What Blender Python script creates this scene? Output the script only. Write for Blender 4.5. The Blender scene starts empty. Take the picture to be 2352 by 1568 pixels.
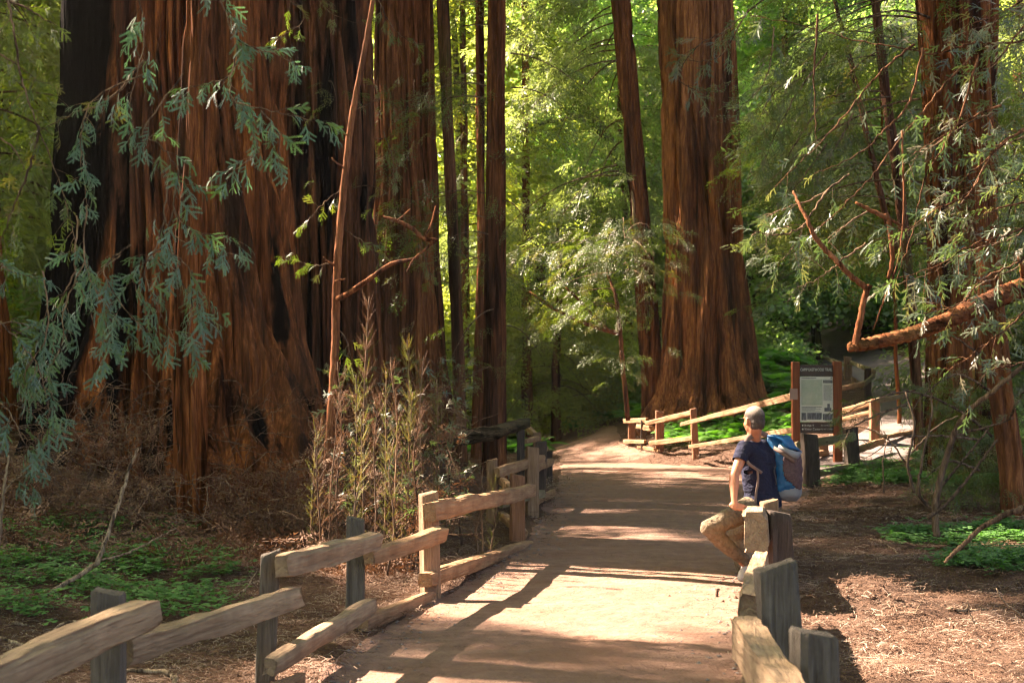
import bpy, bmesh, math, random
import numpy as np
from mathutils import Vector, Matrix, Euler

R = random.Random(7)
NR = np.random.RandomState(11)
SC = bpy.context.scene
COL = SC.collection

# ------------------------------------------------------------------ camera, world, sun, exposure
CAMZ, FPX, HZ = 1.6, 3267.0, 905.0            # camera height; focal length and eye level in a 2352 x 1568 picture
PITCH = math.atan((HZ - 784.0) / FPX)
cd = bpy.data.cameras.new('camera')
cam = bpy.data.objects.new('camera', cd)
COL.objects.link(cam)
cam.location = (0, 0, CAMZ)
cam.rotation_euler = (math.pi / 2 + PITCH, 0, 0)
cd.sensor_width = 36.0
cd.lens = 36.0 * FPX / 2352.0
cd.clip_end = 600
cd.dof.use_dof = True
cd.dof.focus_distance = 13.5
cd.dof.aperture_fstop = 4.0
SC.camera = cam

SUN_PHI = math.radians(63)                     # left of straight ahead
SUN_EL = math.radians(45)
TOSUN = Vector((-math.sin(SUN_PHI) * math.cos(SUN_EL), math.cos(SUN_PHI) * math.cos(SUN_EL), math.sin(SUN_EL)))
wd = bpy.data.worlds.new('World')
SC.world = wd
wd.use_nodes = True
wn = wd.node_tree
bg = wn.nodes['Background']
sky = wn.nodes.new('ShaderNodeTexSky')
sky.sky_type = 'NISHITA'
sky.sun_disc = False
sky.sun_elevation = SUN_EL
sky.sun_rotation = -SUN_PHI
sky.air_density = 1.0
sky.dust_density = 2.0
wn.links.new(sky.outputs[0], bg.inputs[0])
bg.inputs[1].default_value = 0.055
sl = bpy.data.lights.new('sun', 'SUN')
sl.energy = 5.0
sl.angle = math.radians(0.55)
sl.color = (1.0, 0.86, 0.71)
so = bpy.data.objects.new('sun', sl)
COL.objects.link(so)
so.rotation_euler = TOSUN.to_track_quat('Z', 'Y').to_euler()
SC.view_settings.view_transform = 'Standard'
SC.view_settings.look = 'None'
SC.view_settings.exposure = 3.12
SC.view_settings.gamma = 1.0
SC.view_settings.use_curve_mapping = False
SC.view_settings.use_white_balance = True
SC.view_settings.white_balance_temperature = 7100
SC.view_settings.white_balance_tint = 16
SC.render.engine = 'CYCLES'
cy = SC.cycles
cy.use_denoising = True
cy.denoising_prefilter = 'FAST'
cy.use_adaptive_sampling = False
cy.filter_width = 1.25
cy.max_bounces = 7
cy.diffuse_bounces = 4
cy.glossy_bounces = 2
cy.transmission_bounces = 4
cy.sample_clamp_indirect = 6.0
cy.caustics_reflective = False
cy.caustics_refractive = False

# ------------------------------------------------------------------ picture <-> place
CT, ST = math.cos(PITCH), math.sin(PITCH)
def W(x, y, d):
    """the point seen at (x, y) of the 2352-wide picture, d metres ahead"""
    r = (x - 1176.0) / FPX; u = (784.0 - y) / FPX
    s = d / (CT - u * ST)
    return Vector((r * s, d, CAMZ + (ST + u * CT) * s))
def proj(P):
    P = np.asarray(P, float); q = P - np.array([0, 0, CAMZ])
    f = q[..., 1] * CT + q[..., 2] * ST; u = -q[..., 1] * ST + q[..., 2] * CT
    f = np.where(f < .1, .1, f)
    return 1176 + FPX * q[..., 0] / f, 784 - FPX * u / f

# ------------------------------------------------------------------ noise
def _h(i, j, k, s):
    n = (i * 374761393 + j * 668265263 + k * 2147483647 + s * 974711) & 0xffffffff
    n = ((n ^ (n >> 13)) * 1274126177) & 0xffffffff
    return ((n ^ (n >> 16)) & 0xffffff) / float(0xffffff)
def vn(x, y, z=0, s=0):
    x, y, z = np.broadcast_arrays(np.asarray(x, float), np.asarray(y, float), np.asarray(z, float))
    xi, yi, zi = np.floor(x).astype(np.int64), np.floor(y).astype(np.int64), np.floor(z).astype(np.int64)
    fx, fy, fz = x - xi, y - yi, z - zi
    fx, fy, fz = [t * t * (3 - 2 * t) for t in (fx, fy, fz)]
    o = 0
    for a in (0, 1):
        for b in (0, 1):
            for c in (0, 1):
                o = o + (fx if a else 1 - fx) * (fy if b else 1 - fy) * (fz if c else 1 - fz) * _h(xi + a, yi + b, zi + c, s)
    return o
def fbm(x, y, z=0, s=0, o=4):
    t = 0; a = .5; f = 1.
    for k in range(o):
        t = t + a * vn(np.asarray(x) * f, np.asarray(y) * f, np.asarray(z) * f, s + k); a *= .5; f *= 2.03
    return t

# ------------------------------------------------------------------ objects
def link(o, parent=None):
    COL.objects.link(o)
    if parent is not None:
        o.parent = parent
        if parent.type == 'EMPTY':
            o.matrix_parent_inverse = Matrix.Translation(-parent.location)
    return o
def mesh(name, verts, faces, mat=None, parent=None, smooth=True, edges=None):
    me = bpy.data.meshes.new(name)
    if isinstance(faces, np.ndarray):
        v = np.asarray(verts, np.float32); f = faces.astype(np.int32)
        me.vertices.add(len(v)); me.vertices.foreach_set('co', v.ravel())
        me.loops.add(f.size); me.loops.foreach_set('vertex_index', f.ravel())
        me.polygons.add(len(f)); me.polygons.foreach_set('loop_start', np.arange(0, f.size, f.shape[1], dtype=np.int32))
        me.update(calc_edges=True)
    else:
        me.from_pydata([tuple(v) for v in verts], edges or [], faces)
    if smooth and len(me.polygons):
        me.polygons.foreach_set('use_smooth', [True] * len(me.polygons))
    if mat is not None:
        me.materials.append(mat)
    me.update()
    o = bpy.data.objects.new(name, me)
    return link(o, parent)
def thing(name, label, cat, loc=(0, 0, 0), group=None):
    o = bpy.data.objects.new(name, None); COL.objects.link(o)
    o.location = loc; o.empty_display_size = .1
    return tag(o, label, cat, group)
def tag(o, label=None, cat=None, group=None, kind=None):
    if label: o['label'] = label
    if cat: o['category'] = cat
    if group: o['group'] = group
    if kind: o['kind'] = kind
    return o
class MB:
    """collects shapes into one mesh"""
    def __init__(s): s.v = []; s.f = []
    def add(s, v, f):
        n = len(s.v); s.v += [tuple(p) for p in v]; s.f += [tuple(i + n for i in q) for q in f]
    def build(s, name, mat=None, parent=None, smooth=True):
        return mesh(name, s.v, s.f, mat, parent, smooth)
def tube(mb, pts, rad, n=6, wob=0.0, seed=0, cap=True):
    pts = [Vector(p) for p in pts]
    if not hasattr(rad, '__len__'): rad = [rad] * len(pts)
    rr = random.Random(seed); V = []; F = []
    up = Vector((0, 0, 1))
    t0 = (pts[1] - pts[0]).normalized()
    a = t0.orthogonal().normalized()
    for i, p in enumerate(pts):
        t = (pts[min(i + 1, len(pts) - 1)] - pts[max(i - 1, 0)])
        t = t.normalized() if t.length > 1e-9 else t0
        a = (a - t * a.dot(t)); a = a.normalized() if a.length > 1e-6 else t.orthogonal().normalized()
        b = t.cross(a)
        for k in range(n):
            th = 2 * math.pi * k / n; r = rad[i] * (1 + wob * (rr.random() - .5))
            V.append(p + (a * math.cos(th) + b * math.sin(th)) * r)
    for i in range(len(pts) - 1):
        for k in range(n):
            F.append((i * n + k, i * n + (k + 1) % n, (i + 1) * n + (k + 1) % n, (i + 1) * n + k))
    if cap:
        F.append(tuple(range(n - 1, -1, -1))); F.append(tuple(range((len(pts) - 1) * n, len(pts) * n)))
    mb.add(V, F)
def smooth_line(pts, k=6, jit=0.0, seed=0):
    """Catmull-Rom through pts"""
    rr = random.Random(seed); P = [Vector(p) for p in pts]; P = [P[0] * 2 - P[1]] + P + [P[-1] * 2 - P[-2]]
    out = []
    for i in range(1, len(P) - 2):
        for j in range(k):
            t = j / k; a, b, c, d = P[i - 1], P[i], P[i + 1], P[i + 2]
            q = .5 * ((2 * b) + (c - a) * t + (2 * a - 5 * b + 4 * c - d) * t * t + (3 * b - a - 3 * c + d) * t ** 3)
            out.append(q + Vector((rr.uniform(-1, 1), rr.uniform(-1, 1), rr.uniform(-1, 1))) * jit)
    out.append(P[-2]); return out

# ------------------------------------------------------------------ materials
class NT:
    def __init__(s, name):
        s.m = bpy.data.materials.new(name); s.m.use_nodes = True; s.t = s.m.node_tree; s.n = s.t.nodes; s.l = s.t.links
        s.b = s.n['Principled BSDF']; s.out = s.n['Material Output']
        s.tc = s.n.new('ShaderNodeTexCoord')
    def map(s, scale, src='Object'):
        q = s.n.new('ShaderNodeMapping'); q.inputs['Scale'].default_value = scale; s.l.new(s.tc.outputs[src], q.inputs[0]); return q.outputs[0]
    def noise(s, vec, scale=1, detail=5, rough=.55, dist=0):
        q = s.n.new('ShaderNodeTexNoise'); q.inputs['Scale'].default_value = scale; q.inputs['Detail'].default_value = detail
        q.inputs['Roughness'].default_value = rough; q.inputs['Distortion'].default_value = dist
        s.l.new(vec, q.inputs['Vector']); return q.outputs[0]
    def voro(s, vec, scale, out='Distance', feat='F1'):
        q = s.n.new('ShaderNodeTexVoronoi'); q.inputs['Scale'].default_value = scale; q.feature = feat; s.l.new(vec, q.inputs['Vector']); return q.outputs[out]
    def ramp(s, fac, stops):
        q = s.n.new('ShaderNodeValToRGB'); e = q.color_ramp.elements
        while len(e) > 1: e.remove(e[-1])
        e[0].position = stops[0][0]; e[0].color = tuple(stops[0][1]) + (1,)
        for p, c in stops[1:]:
            k = e.new(p); k.color = tuple(c) + (1,)
        s.l.new(fac, q.inputs[0]); return q.outputs[0]
    def mix(s, fac, a, b, mode='MIX'):
        q = s.n.new('ShaderNodeMix'); q.data_type = 'RGBA'; q.blend_type = mode
        for i, v in ((0, fac), (6, a), (7, b)):
            if hasattr(v, 'links'): s.l.new(v, q.inputs[i])
            else: q.inputs[i].default_value = v if i == 0 else tuple(v) + (1,)
        return q.outputs[2]
    def rnd(s):
        q = s.n.new('ShaderNodeObjectInfo'); return q.outputs['Random']
    def bump(s, h, strength=.5, dist=.02, prev=None):
        q = s.n.new('ShaderNodeBump'); q.inputs['Strength'].default_value = strength; q.inputs['Distance'].default_value = dist
        s.l.new(h, q.inputs['Height'])
        if prev is not None: s.l.new(prev, q.inputs['Normal'])
        return q.outputs[0]
    def fin(s, col=None, rough=.8, nor=None, spec=.3):
        if col is not None:
            if hasattr(col, 'links'): s.l.new(col, s.b.inputs['Base Color'])
            else: s.b.inputs['Base Color'].default_value = tuple(col) + (1,)
        s.b.inputs['Roughness'].default_value = rough; s.b.inputs['Specular IOR Level'].default_value = spec
        if nor is not None: s.l.new(nor, s.b.inputs['Normal'])
        return s.m

def bark(name, dark, mid, light, gs=1.0, moss=0.0, char=False, axis='z'):
    if name[:7] == 'redwood': dark, mid, light = [[t * kd for t in c_] for c_, kd in ((dark, .62), (mid, .74), (light, .82))]
    q = NT(name)
    sx_ = (lambda a, b: (b, a, a)) if axis == 'x' else (lambda a, b: (a, a, b))
    v1 = q.map(sx_(9 * gs, .9 * gs)); v2 = q.map(sx_(34 * gs, 2.6 * gs)); v3 = q.map((1.1, 1.1, .35))
    n1 = q.noise(v1, 1, 5, .62, .25); n2 = q.noise(v2, 1, 6, .72, .15); n3 = q.noise(v3, 1, 4, .6)
    c = q.ramp(n1, [(.3, dark), (.5, mid), (.72, light)])
    c = q.mix(.55, c, q.ramp(n2, [(.34, [t * .22 for t in mid]), (.5, mid), (.7, [min(1, t * 1.6) for t in light])]))
    n5 = q.noise(q.map(sx_(4.2 * gs, .24 * gs)), 1, 4, .6, .35); c = q.mix(1.0, c, q.ramp(n5, [(.36, (.16, .14, .13)), (.47, (.8, .76, .72)), (.62, (1.5, 1.45, 1.3))]), 'MULTIPLY')
    c = q.mix(q.ramp(n3, [(.42, (0, 0, 0)), (.62, (.55,) * 3)]), c, [t * .55 + .02 for t in dark])
    if moss:
        n4 = q.noise(q.map((1.6, 1.6, .7)), 1, 5, .6)
        c = q.mix(q.ramp(n4, [(.5, (0, 0, 0)), (.68, (moss,) * 3)]), c, (.10, .115, .035))
    if char:
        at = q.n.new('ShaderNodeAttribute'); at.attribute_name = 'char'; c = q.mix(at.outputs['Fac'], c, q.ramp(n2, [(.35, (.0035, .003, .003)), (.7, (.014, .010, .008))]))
    b = q.bump(n2, 1.0, .045 / gs); b = q.bump(n1, .6, .05 / gs, b)
    return q.fin(c, .95, b, .04)
M = {}
M['barkA'] = bark('redwood_bark_red', (.065, .026, .012), (.26, .088, .032), (.47, .185, .075))
M['barkC'] = bark('redwood_bark_brown', (.07, .028, .015), (.23, .085, .036), (.40, .165, .078), 1.0)
M['barkJ'] = bark('redwood_bark_tawny', (.09, .036, .018), (.31, .12, .05), (.50, .23, .115), .8)
M['barkS'] = bark('redwood_bark_young', (.08, .035, .02), (.21, .09, .05), (.33, .17, .10), 1.8, .5)
M['barkE'] = bark('sapling_bark', (.07, .03, .018), (.22, .085, .04), (.36, .17, .095), 3)
M['barkX'] = bark('limb_bark', (.05, .022, .012), (.20, .075, .034), (.36, .17, .09), 2.2, .35, axis='x')
M['barkB'] = bark('burnt_bark', (.012, .01, .009), (.04, .026, .02), (.12, .06, .035))
M['twig'] = bark('twig_bark', (.07, .045, .03), (.17, .11, .075), (.28, .2, .15), 4)
M['moss'] = bark('mossy_limb_bark', (.05, .045, .02), (.12, .11, .045), (.17, .17, .07), 3, .8)
M['twig2'] = bark('reddish_twig', (.045, .022, .013), (.13, .06, .034), (.25, .135, .085), 4)
M['stick'] = bark('dead_stick', (.12, .085, .055), (.27, .2, .14), (.42, .34, .26), 5)

def leaf(name, c1, c2, trans, tr_mix=.4, rough=.45, spec=.5, third=None):
    q = NT(name); r = q.rnd()
    st = [(0, c1), (1, c2)] if third is None else [(0, c1), (.68, c2), (.88, third), (1, third)]
    c = q.ramp(r, st)
    n = q.noise(q.map((3, 3, 3)), 1, 3)
    c = q.mix(.35, c, q.ramp(n, [(.3, [t * .6 for t in c1]), (.7, [min(1, t * 1.35) for t in c2])]))
    q.fin(c, rough, None, spec)
    tl = q.n.new('ShaderNodeBsdfTranslucent'); q.l.new(q.mix(1.0, c, trans, 'MULTIPLY'), tl.inputs[0])
    mx = q.n.new('ShaderNodeMixShader'); mx.inputs[0].default_value = tr_mix
    q.l.new(q.b.outputs[0], mx.inputs[1]); q.l.new(tl.outputs[0], mx.inputs[2]); q.l.new(mx.outputs[0], q.out.inputs[0])
    return q.m
M['needle_blue'] = leaf('needles_bluish', (.062, .115, .085), (.11, .17, .14), (1.3, 1.9, .7), .25, .5, .4, (.10, .15, .03))
M['needle_dusk'] = leaf('needles_grey_green', (.055, .085, .05), (.11, .14, .085), (1.5, 1.9, .6), .28, .4, .6, (.20, .15, .10))
M['needle'] = leaf('needles_green', (.05, .08, .025), (.10, .13, .035), (1.7, 1.9, .45), .38, .45, .5, (.16, .12, .06))
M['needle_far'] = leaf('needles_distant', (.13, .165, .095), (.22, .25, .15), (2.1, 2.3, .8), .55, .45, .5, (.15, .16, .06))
M['broad'] = leaf('broad_leaves', (.15, .215, .11), (.27, .35, .18), (2.0, 2.4, .9), .55, .28, .6, (.2, .24, .14))
M['glow'] = leaf('leaves_sunlit_tint', (.16, .20, .06), (.26, .28, .09), (2.2, 2.2, .7), .6, .35, .5)  # leaf colour brightened and yellowed in place of sun shining through
M['fern'] = leaf('fern_green', (.06, .16, .03), (.12, .25, .05), (1.6, 2.2, .6), .45, .5, .3)
M['sorrel'] = leaf('sorrel_green', (.045, .115, .035), (.12, .25, .07), (1.4, 2.0, .6), .3, .6, .25)
M['dry'] = leaf('dry_needles', (.085, .04, .024), (.17, .09, .052), (1.2, 1.0, .7), .2, .7, .2, (.26, .17, .11))
M['sprout'] = leaf('sprout_needles', (.10, .11, .03), (.17, .16, .05), (1.6, 1.6, .5), .35, .5, .4, (.22, .12, .06))
M['littersun'] = leaf('litter_sunlit_tint', (.06, .032, .021), (.20, .12, .08), (1, .8, .6), .1, .85, .1, (.45, .34, .265))  # right floor litter coloured lighter to boost its sun patch
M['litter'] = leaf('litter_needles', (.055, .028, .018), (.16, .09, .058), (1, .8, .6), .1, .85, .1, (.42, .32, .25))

# ------------------------------------------------------------------ instanced foliage (geometry nodes)
def src_collection(name, objs):
    c = bpy.data.collections.new(name)
    for o in objs: c.objects.link(o)
    return c
def src_obj(name, V, F, mat):
    me = bpy.data.meshes.new(name)
    me.from_pydata([tuple(v) for v in V], [], F); me.materials.append(mat); me.update()
    return bpy.data.objects.new(name, me)
_groups = {}
def scatter_group(coll):
    if coll.name in _groups: return _groups[coll.name]
    g = bpy.data.node_groups.new('scatter_' + coll.name, 'GeometryNodeTree')
    g.interface.new_socket('Geometry', in_out='INPUT', socket_type='NodeSocketGeometry')
    g.interface.new_socket('Geometry', in_out='OUTPUT', socket_type='NodeSocketGeometry')
    N = g.nodes; L = g.links
    gi = N.new('NodeGroupInput'); go = N.new('NodeGroupOutput')
    ci = N.new('GeometryNodeCollectionInfo'); ci.inputs['Collection'].default_value = coll
    ci.inputs['Separate Children'].default_value = True; ci.inputs['Reset Children'].default_value = True
    ip = N.new('GeometryNodeInstanceOnPoints'); ip.inputs['Pick Instance'].default_value = True
    def at(nm, ty):
        a = N.new('GeometryNodeInputNamedAttribute'); a.data_type = ty; a.inputs['Name'].default_value = nm
        return a.outputs['Attribute']
    er = N.new('FunctionNodeEulerToRotation')
    L.new(at('rot', 'FLOAT_VECTOR'), er.inputs[0]); L.new(er.outputs[0], ip.inputs['Rotation'])
    L.new(at('scl', 'FLOAT'), ip.inputs['Scale']); L.new(at('idx', 'INT'), ip.inputs['Instance Index'])
    L.new(gi.outputs[0], ip.inputs['Points']); L.new(ci.outputs[0], ip.inputs['Instance']); L.new(ip.outputs[0], go.inputs[0])
    _groups[coll.name] = g
    return g
def scatter(name, coll, pts, rots, scl, parent=None, kind='stuff'):
    pts = np.asarray(pts, np.float32).reshape(-1, 3); n = len(pts)
    if n == 0: return None
    me = bpy.data.meshes.new(name); me.vertices.add(n); me.vertices.foreach_set('co', pts.ravel())
    a = me.attributes.new('rot', 'FLOAT_VECTOR', 'POINT'); a.data.foreach_set('vector', np.asarray(rots, np.float32).ravel())
    a = me.attributes.new('scl', 'FLOAT', 'POINT'); a.data.foreach_set('value', np.broadcast_to(np.asarray(scl, np.float32), (n,)).copy())
    a = me.attributes.new('idx', 'INT', 'POINT'); a.data.foreach_set('value', NR.randint(0, len(coll.objects), n).astype(np.int32))
    o = bpy.data.objects.new(name, me); link(o, parent)
    md = o.modifiers.new('scatter', 'NODES'); md.node_group = scatter_group(coll)
    if kind: o['kind'] = kind
    return o
def dir_rot(D, roll):
    D = np.asarray(D, float); D = D / np.maximum(1e-6, np.linalg.norm(D, axis=1))[:, None]
    return np.stack([roll, -np.arcsin(np.clip(D[:, 2], -1, 1)), np.arctan2(D[:, 1], D[:, 0])], 1)

# ---- leaf shapes
def strip(V, F, o, d, up, L, wd, n=8, droop=.2, ax=.0016):
    """one redwood branchlet: two close ranks of short flat needles on a thin stem, blunt at both ends"""
    o = Vector(o); d = Vector(d).normalized(); up = Vector(up); s = d.cross(up).normalized(); up = s.cross(d)
    for i in range(n):
        t = (i + .5) / n; c = o + d * (L * t) - Vector((0, 0, 1)) * (droop * L * t * t)
        w = wd * min(1, .35 + 5 * t, .45 + 4.5 * (1 - t)); l = L / n
        for sg in (-1, 1):
            k = len(V); j = 1 + .18 * math.sin(i * 2.7 + sg)
            tip = c + s * sg * w * j + d * (l * .75) + up * (.10 * w)
            V += [c - d * l * .1, c + d * l * .85, tip + d * (l * .28), tip - d * l * .12]; F.append((k, k + 1, k + 2, k + 3))
def near_spray(seed, L=.17, n=4, sl=(.05, .10), wd=.0105, step=.0085):
    """a flat spray: the axis and its side branchlets all carry needles"""
    rr = random.Random(seed); V = []; F = []; up = (rr.uniform(-.25, .25), rr.uniform(-.25, .25), 1)
    strip(V, F, (0, 0, 0), (1, 0, -.08), up, L, wd, int(L / step), .25)
    for i in range(n):
        t = .08 + .72 * i / n + rr.uniform(0, .06); sg = 1 if i % 2 else -1; a = math.radians(rr.uniform(38, 58)) * sg; l = rr.uniform(*sl) * (1.15 - .5 * t)
        strip(V, F, (L * t, 0, -.25 * L * t * t), (math.cos(a), math.sin(a), rr.uniform(-.35, .05)), (rr.uniform(-.4, .4), rr.uniform(-.4, .4), 1), l, wd * rr.uniform(.85, 1.05), max(4, int(l / step)), rr.uniform(.1, .5))
    return V, F
def mid_spray(seed, L=.55, side=11, sub=5, wl=.075, ww=.011):
    rr = random.Random(seed); V = []; F = []
    def dia(o, d, l, w):
        s = d.cross(Vector((rr.uniform(-.5, .5), rr.uniform(-.5, .5), 1))).normalized()
        k = len(V); V.extend([o, o + d * (l * .45) + s * w, o + d * l, o + d * (l * .45) - s * w]); F.append((k, k + 1, k + 2, k + 3))
    for i in range(side):
        t = .05 + .93 * i / side; sg = 1 if i % 2 else -1
        a = math.radians(rr.uniform(35, 70)) * sg
        d = Vector((math.cos(a), math.sin(a), rr.uniform(-.55, .1))).normalized(); l2 = L * (.42 - .25 * t)
        o = Vector((L * t, 0, -.12 * t * t))
        for j in range(sub):
            u = (j + .6) / sub; b = math.radians(rr.uniform(25, 60)) * (1 if j % 2 else -1)
            dd = Matrix.Rotation(b, 3, 'Z') @ d; dd.z += rr.uniform(-.3, .2)
            dia(o + d * (l2 * u) + Vector((0, 0, -.08 * u * u)), dd.normalized(), rr.uniform(.7, 1.4) * wl, ww)
    k = len(V); w = .003
    V += [(0, -w, 0), (0, w, 0), (L, w, -.12), (L, -w, -.12)]; F.append((k, k + 1, k + 2, k + 3))
    return V, F
def broad_cluster(seed, n=42, rad=.36, l=.085, w=.03):
    rr = random.Random(seed); V = []; F = []
    for i in range(n):
        o = Vector((rr.gauss(0, 1), rr.gauss(0, 1), rr.gauss(0, .55))) * rad * .55
        a = rr.uniform(0, 6.283); d = Vector((math.cos(a), math.sin(a), rr.uniform(-.9, .25))).normalized()
        s = d.cross(Vector((rr.uniform(-.6, .6), rr.uniform(-.6, .6), 1))).normalized(); q = rr.uniform(.7, 1.35); k = len(V)
        V += [o, o + (d * .35 * l + s * w) * q, o + (d * .8 * l + s * w * .6) * q, o + d * l * q, o + (d * .8 * l - s * w * .6) * q, o + (d * .35 * l - s * w) * q]
        F.append((k, k + 1, k + 2, k + 3, k + 4, k + 5))
    return V, F
def fern_mesh(seed, nf=10, L=.7):
    rr = random.Random(seed); V = []; F = []
    for i in range(nf):
        a = 2 * math.pi * i / nf + rr.uniform(-.3, .3); ln = L * rr.uniform(.7, 1.1); el = rr.uniform(.6, 1.25)
        h = Vector((math.cos(a), math.sin(a), 0)); s = Vector((-math.sin(a), math.cos(a), 0)); pv = None
        for j in range(17):
            t = j / 16; c = h * (ln * t * math.cos(el) * 1.15) + Vector((0, 0, ln * (t * math.sin(el) - .62 * t * t)))
            if pv is not None:
                d = (c - pv).normalized(); w = .15 * ln / .7 * math.sin(math.pi * min(.98, .12 + t * .86)) ** .8
                for sg in (-1, 1):
                    k = len(V); b = .5 * (pv + c); tip = b + s * sg * w + d * w * .35 - Vector((0, 0, w * .25)); q = d * (ln / 16 * .42)
                    V.extend([b - q, b + q, tip + q * .3, tip - q * .3]); F.append((k, k + 1, k + 2, k + 3))
            pv = c
    return V, F
def sorrel_mesh(seed, n=5):
    rr = random.Random(seed); V = []; F = []
    for i in range(n):
        c = Vector((rr.gauss(0, .07), rr.gauss(0, .07), rr.uniform(.03, .085))); a0 = rr.uniform(0, 6.28); r = rr.uniform(.024, .036)
        for j in range(3):
            a = a0 + j * 2.094; k = len(V); z = rr.uniform(-.35, .1) * r
            def p(q, rd, dz=0): return c + Vector((math.cos(q) * rd, math.sin(q) * rd, dz))
            V += [c, p(a - .62, r * .9, z), p(a - .25, r * 1.12, z), p(a, r * .9, z * .6), p(a + .25, r * 1.12, z), p(a + .62, r * .9, z)]
            F.append((k, k + 1, k + 2, k + 3, k + 4, k + 5))
        k = len(V); V += [c + Vector((.0012, 0, 0)), c - Vector((.0012, 0, 0)), Vector((c.x * .7, c.y * .7, 0))]; F.append((k, k + 1, k + 2))
    return V, F
def litter_mesh(seed, n=34, rad=.2, curl=.012):
    rr = random.Random(seed); V = []; F = []
    for i in range(n):
        o = Vector((rr.gauss(0, .5) * rad, rr.gauss(0, .5) * rad, rr.uniform(.002, curl))); a = rr.uniform(0, 6.28); l = rr.uniform(.02, .11); w = rr.uniform(.0010, .0032)
        d = Vector((math.cos(a), math.sin(a), rr.uniform(-.1, .14))); s = Vector((-math.sin(a), math.cos(a), rr.uniform(-.4, .4))) * w; k = len(V)
        m = o + d * l * .5 + Vector((rr.uniform(-.006, .006), rr.uniform(-.006, .006), rr.uniform(0, .006))); e = o + d * l
        e.z = max(.002, e.z - .01)
        V += [o - s, o + s, m + s, m - s, e + s * .6, e - s * .6]; F += [(k, k + 1, k + 2, k + 3), (k + 3, k + 2, k + 4, k + 5)]
    return V, F
def plume_mesh(seed, H=.5, n=34):
    rr = random.Random(seed); V = []; F = []
    for i in range(n):
        t = i / n; c = Vector((.02 * math.sin(t * 5), 0, H * t)); a = i * 2.4; w = .045 * (1.1 - t) + .012
        d = Vector((math.cos(a), math.sin(a), rr.uniform(.5, 1.2))).normalized(); s = d.cross(Vector((rr.uniform(-1, 1), rr.uniform(-1, 1), .3))).normalized() * .0035; k = len(V)
        V += [c - s, c + s, c + d * w + s * .7, c + d * w - s * .7]; F.append((k, k + 1, k + 2, k + 3))
    k = len(V); V += [(-.003, 0, 0), (.003, 0, 0), (.001, 0, H), (-.001, 0, H)]; F.append((k, k + 1, k + 2, k + 3))
    return V, F
def mk(name, fn, seeds, mat, **kw):
    return src_collection(name, [src_obj(name, *fn(s, **kw), mat) for s in seeds])
S = {
 'near': mk('needle_spray', near_spray, (1, 2, 3, 4, 5), M['needle_blue'], L=.19, n=4, sl=(.06, .13), wd=.0135, step=.0095),
 'nearfine': mk('fine_needle_spray', near_spray, (11, 12, 13, 14), M['needle_dusk'], L=.15, n=5, sl=(.04, .09), wd=.0085, step=.008),
 'neargreen': mk('green_needle_spray', near_spray, (5, 6, 7), M['needle'], L=.15, n=5, sl=(.04, .09), wd=.0088, step=.008),
 'mid': mk('foliage_spray', mid_spray, (1, 2, 3), M['needle']),
 'midblue': mk('blue_foliage_spray', mid_spray, (4, 5, 6), M['needle_blue']),
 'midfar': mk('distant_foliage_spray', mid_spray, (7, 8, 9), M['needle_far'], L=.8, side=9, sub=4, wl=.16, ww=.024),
 'broad': mk('leaf_cluster', broad_cluster, (1, 2, 3), M['broad']),
 'broadbig': mk('big_leaf_cluster', broad_cluster, (4, 5, 6), M['broad'], n=36, rad=.5, l=.14, w=.055),
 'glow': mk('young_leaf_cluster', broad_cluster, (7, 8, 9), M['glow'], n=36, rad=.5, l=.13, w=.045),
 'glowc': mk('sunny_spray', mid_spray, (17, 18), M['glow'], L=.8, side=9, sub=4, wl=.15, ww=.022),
 'fern': mk('fern_rosette', fern_mesh, (1, 2, 3), M['fern']),
 'sorrel': mk('sorrel_patch', sorrel_mesh, (1, 2, 3), M['sorrel']),
 'litter': mk('litter_tuft', litter_mesh, (1, 2, 3, 4), M['litter']),
 'littersun': mk('pale_litter_tuft', litter_mesh, (5, 6, 7, 8), M['littersun']),
 'dryl': mk('dry_frond', mid_spray, (11, 12), M['dry'], L=.3, side=8, sub=4, wl=.05, ww=.007),
 'plume': mk('sprout_plume', plume_mesh, (1, 2, 3), M['sprout']),
 'plumedry': mk('dry_plume', plume_mesh, (4, 5), M['dry']),
}
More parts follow.
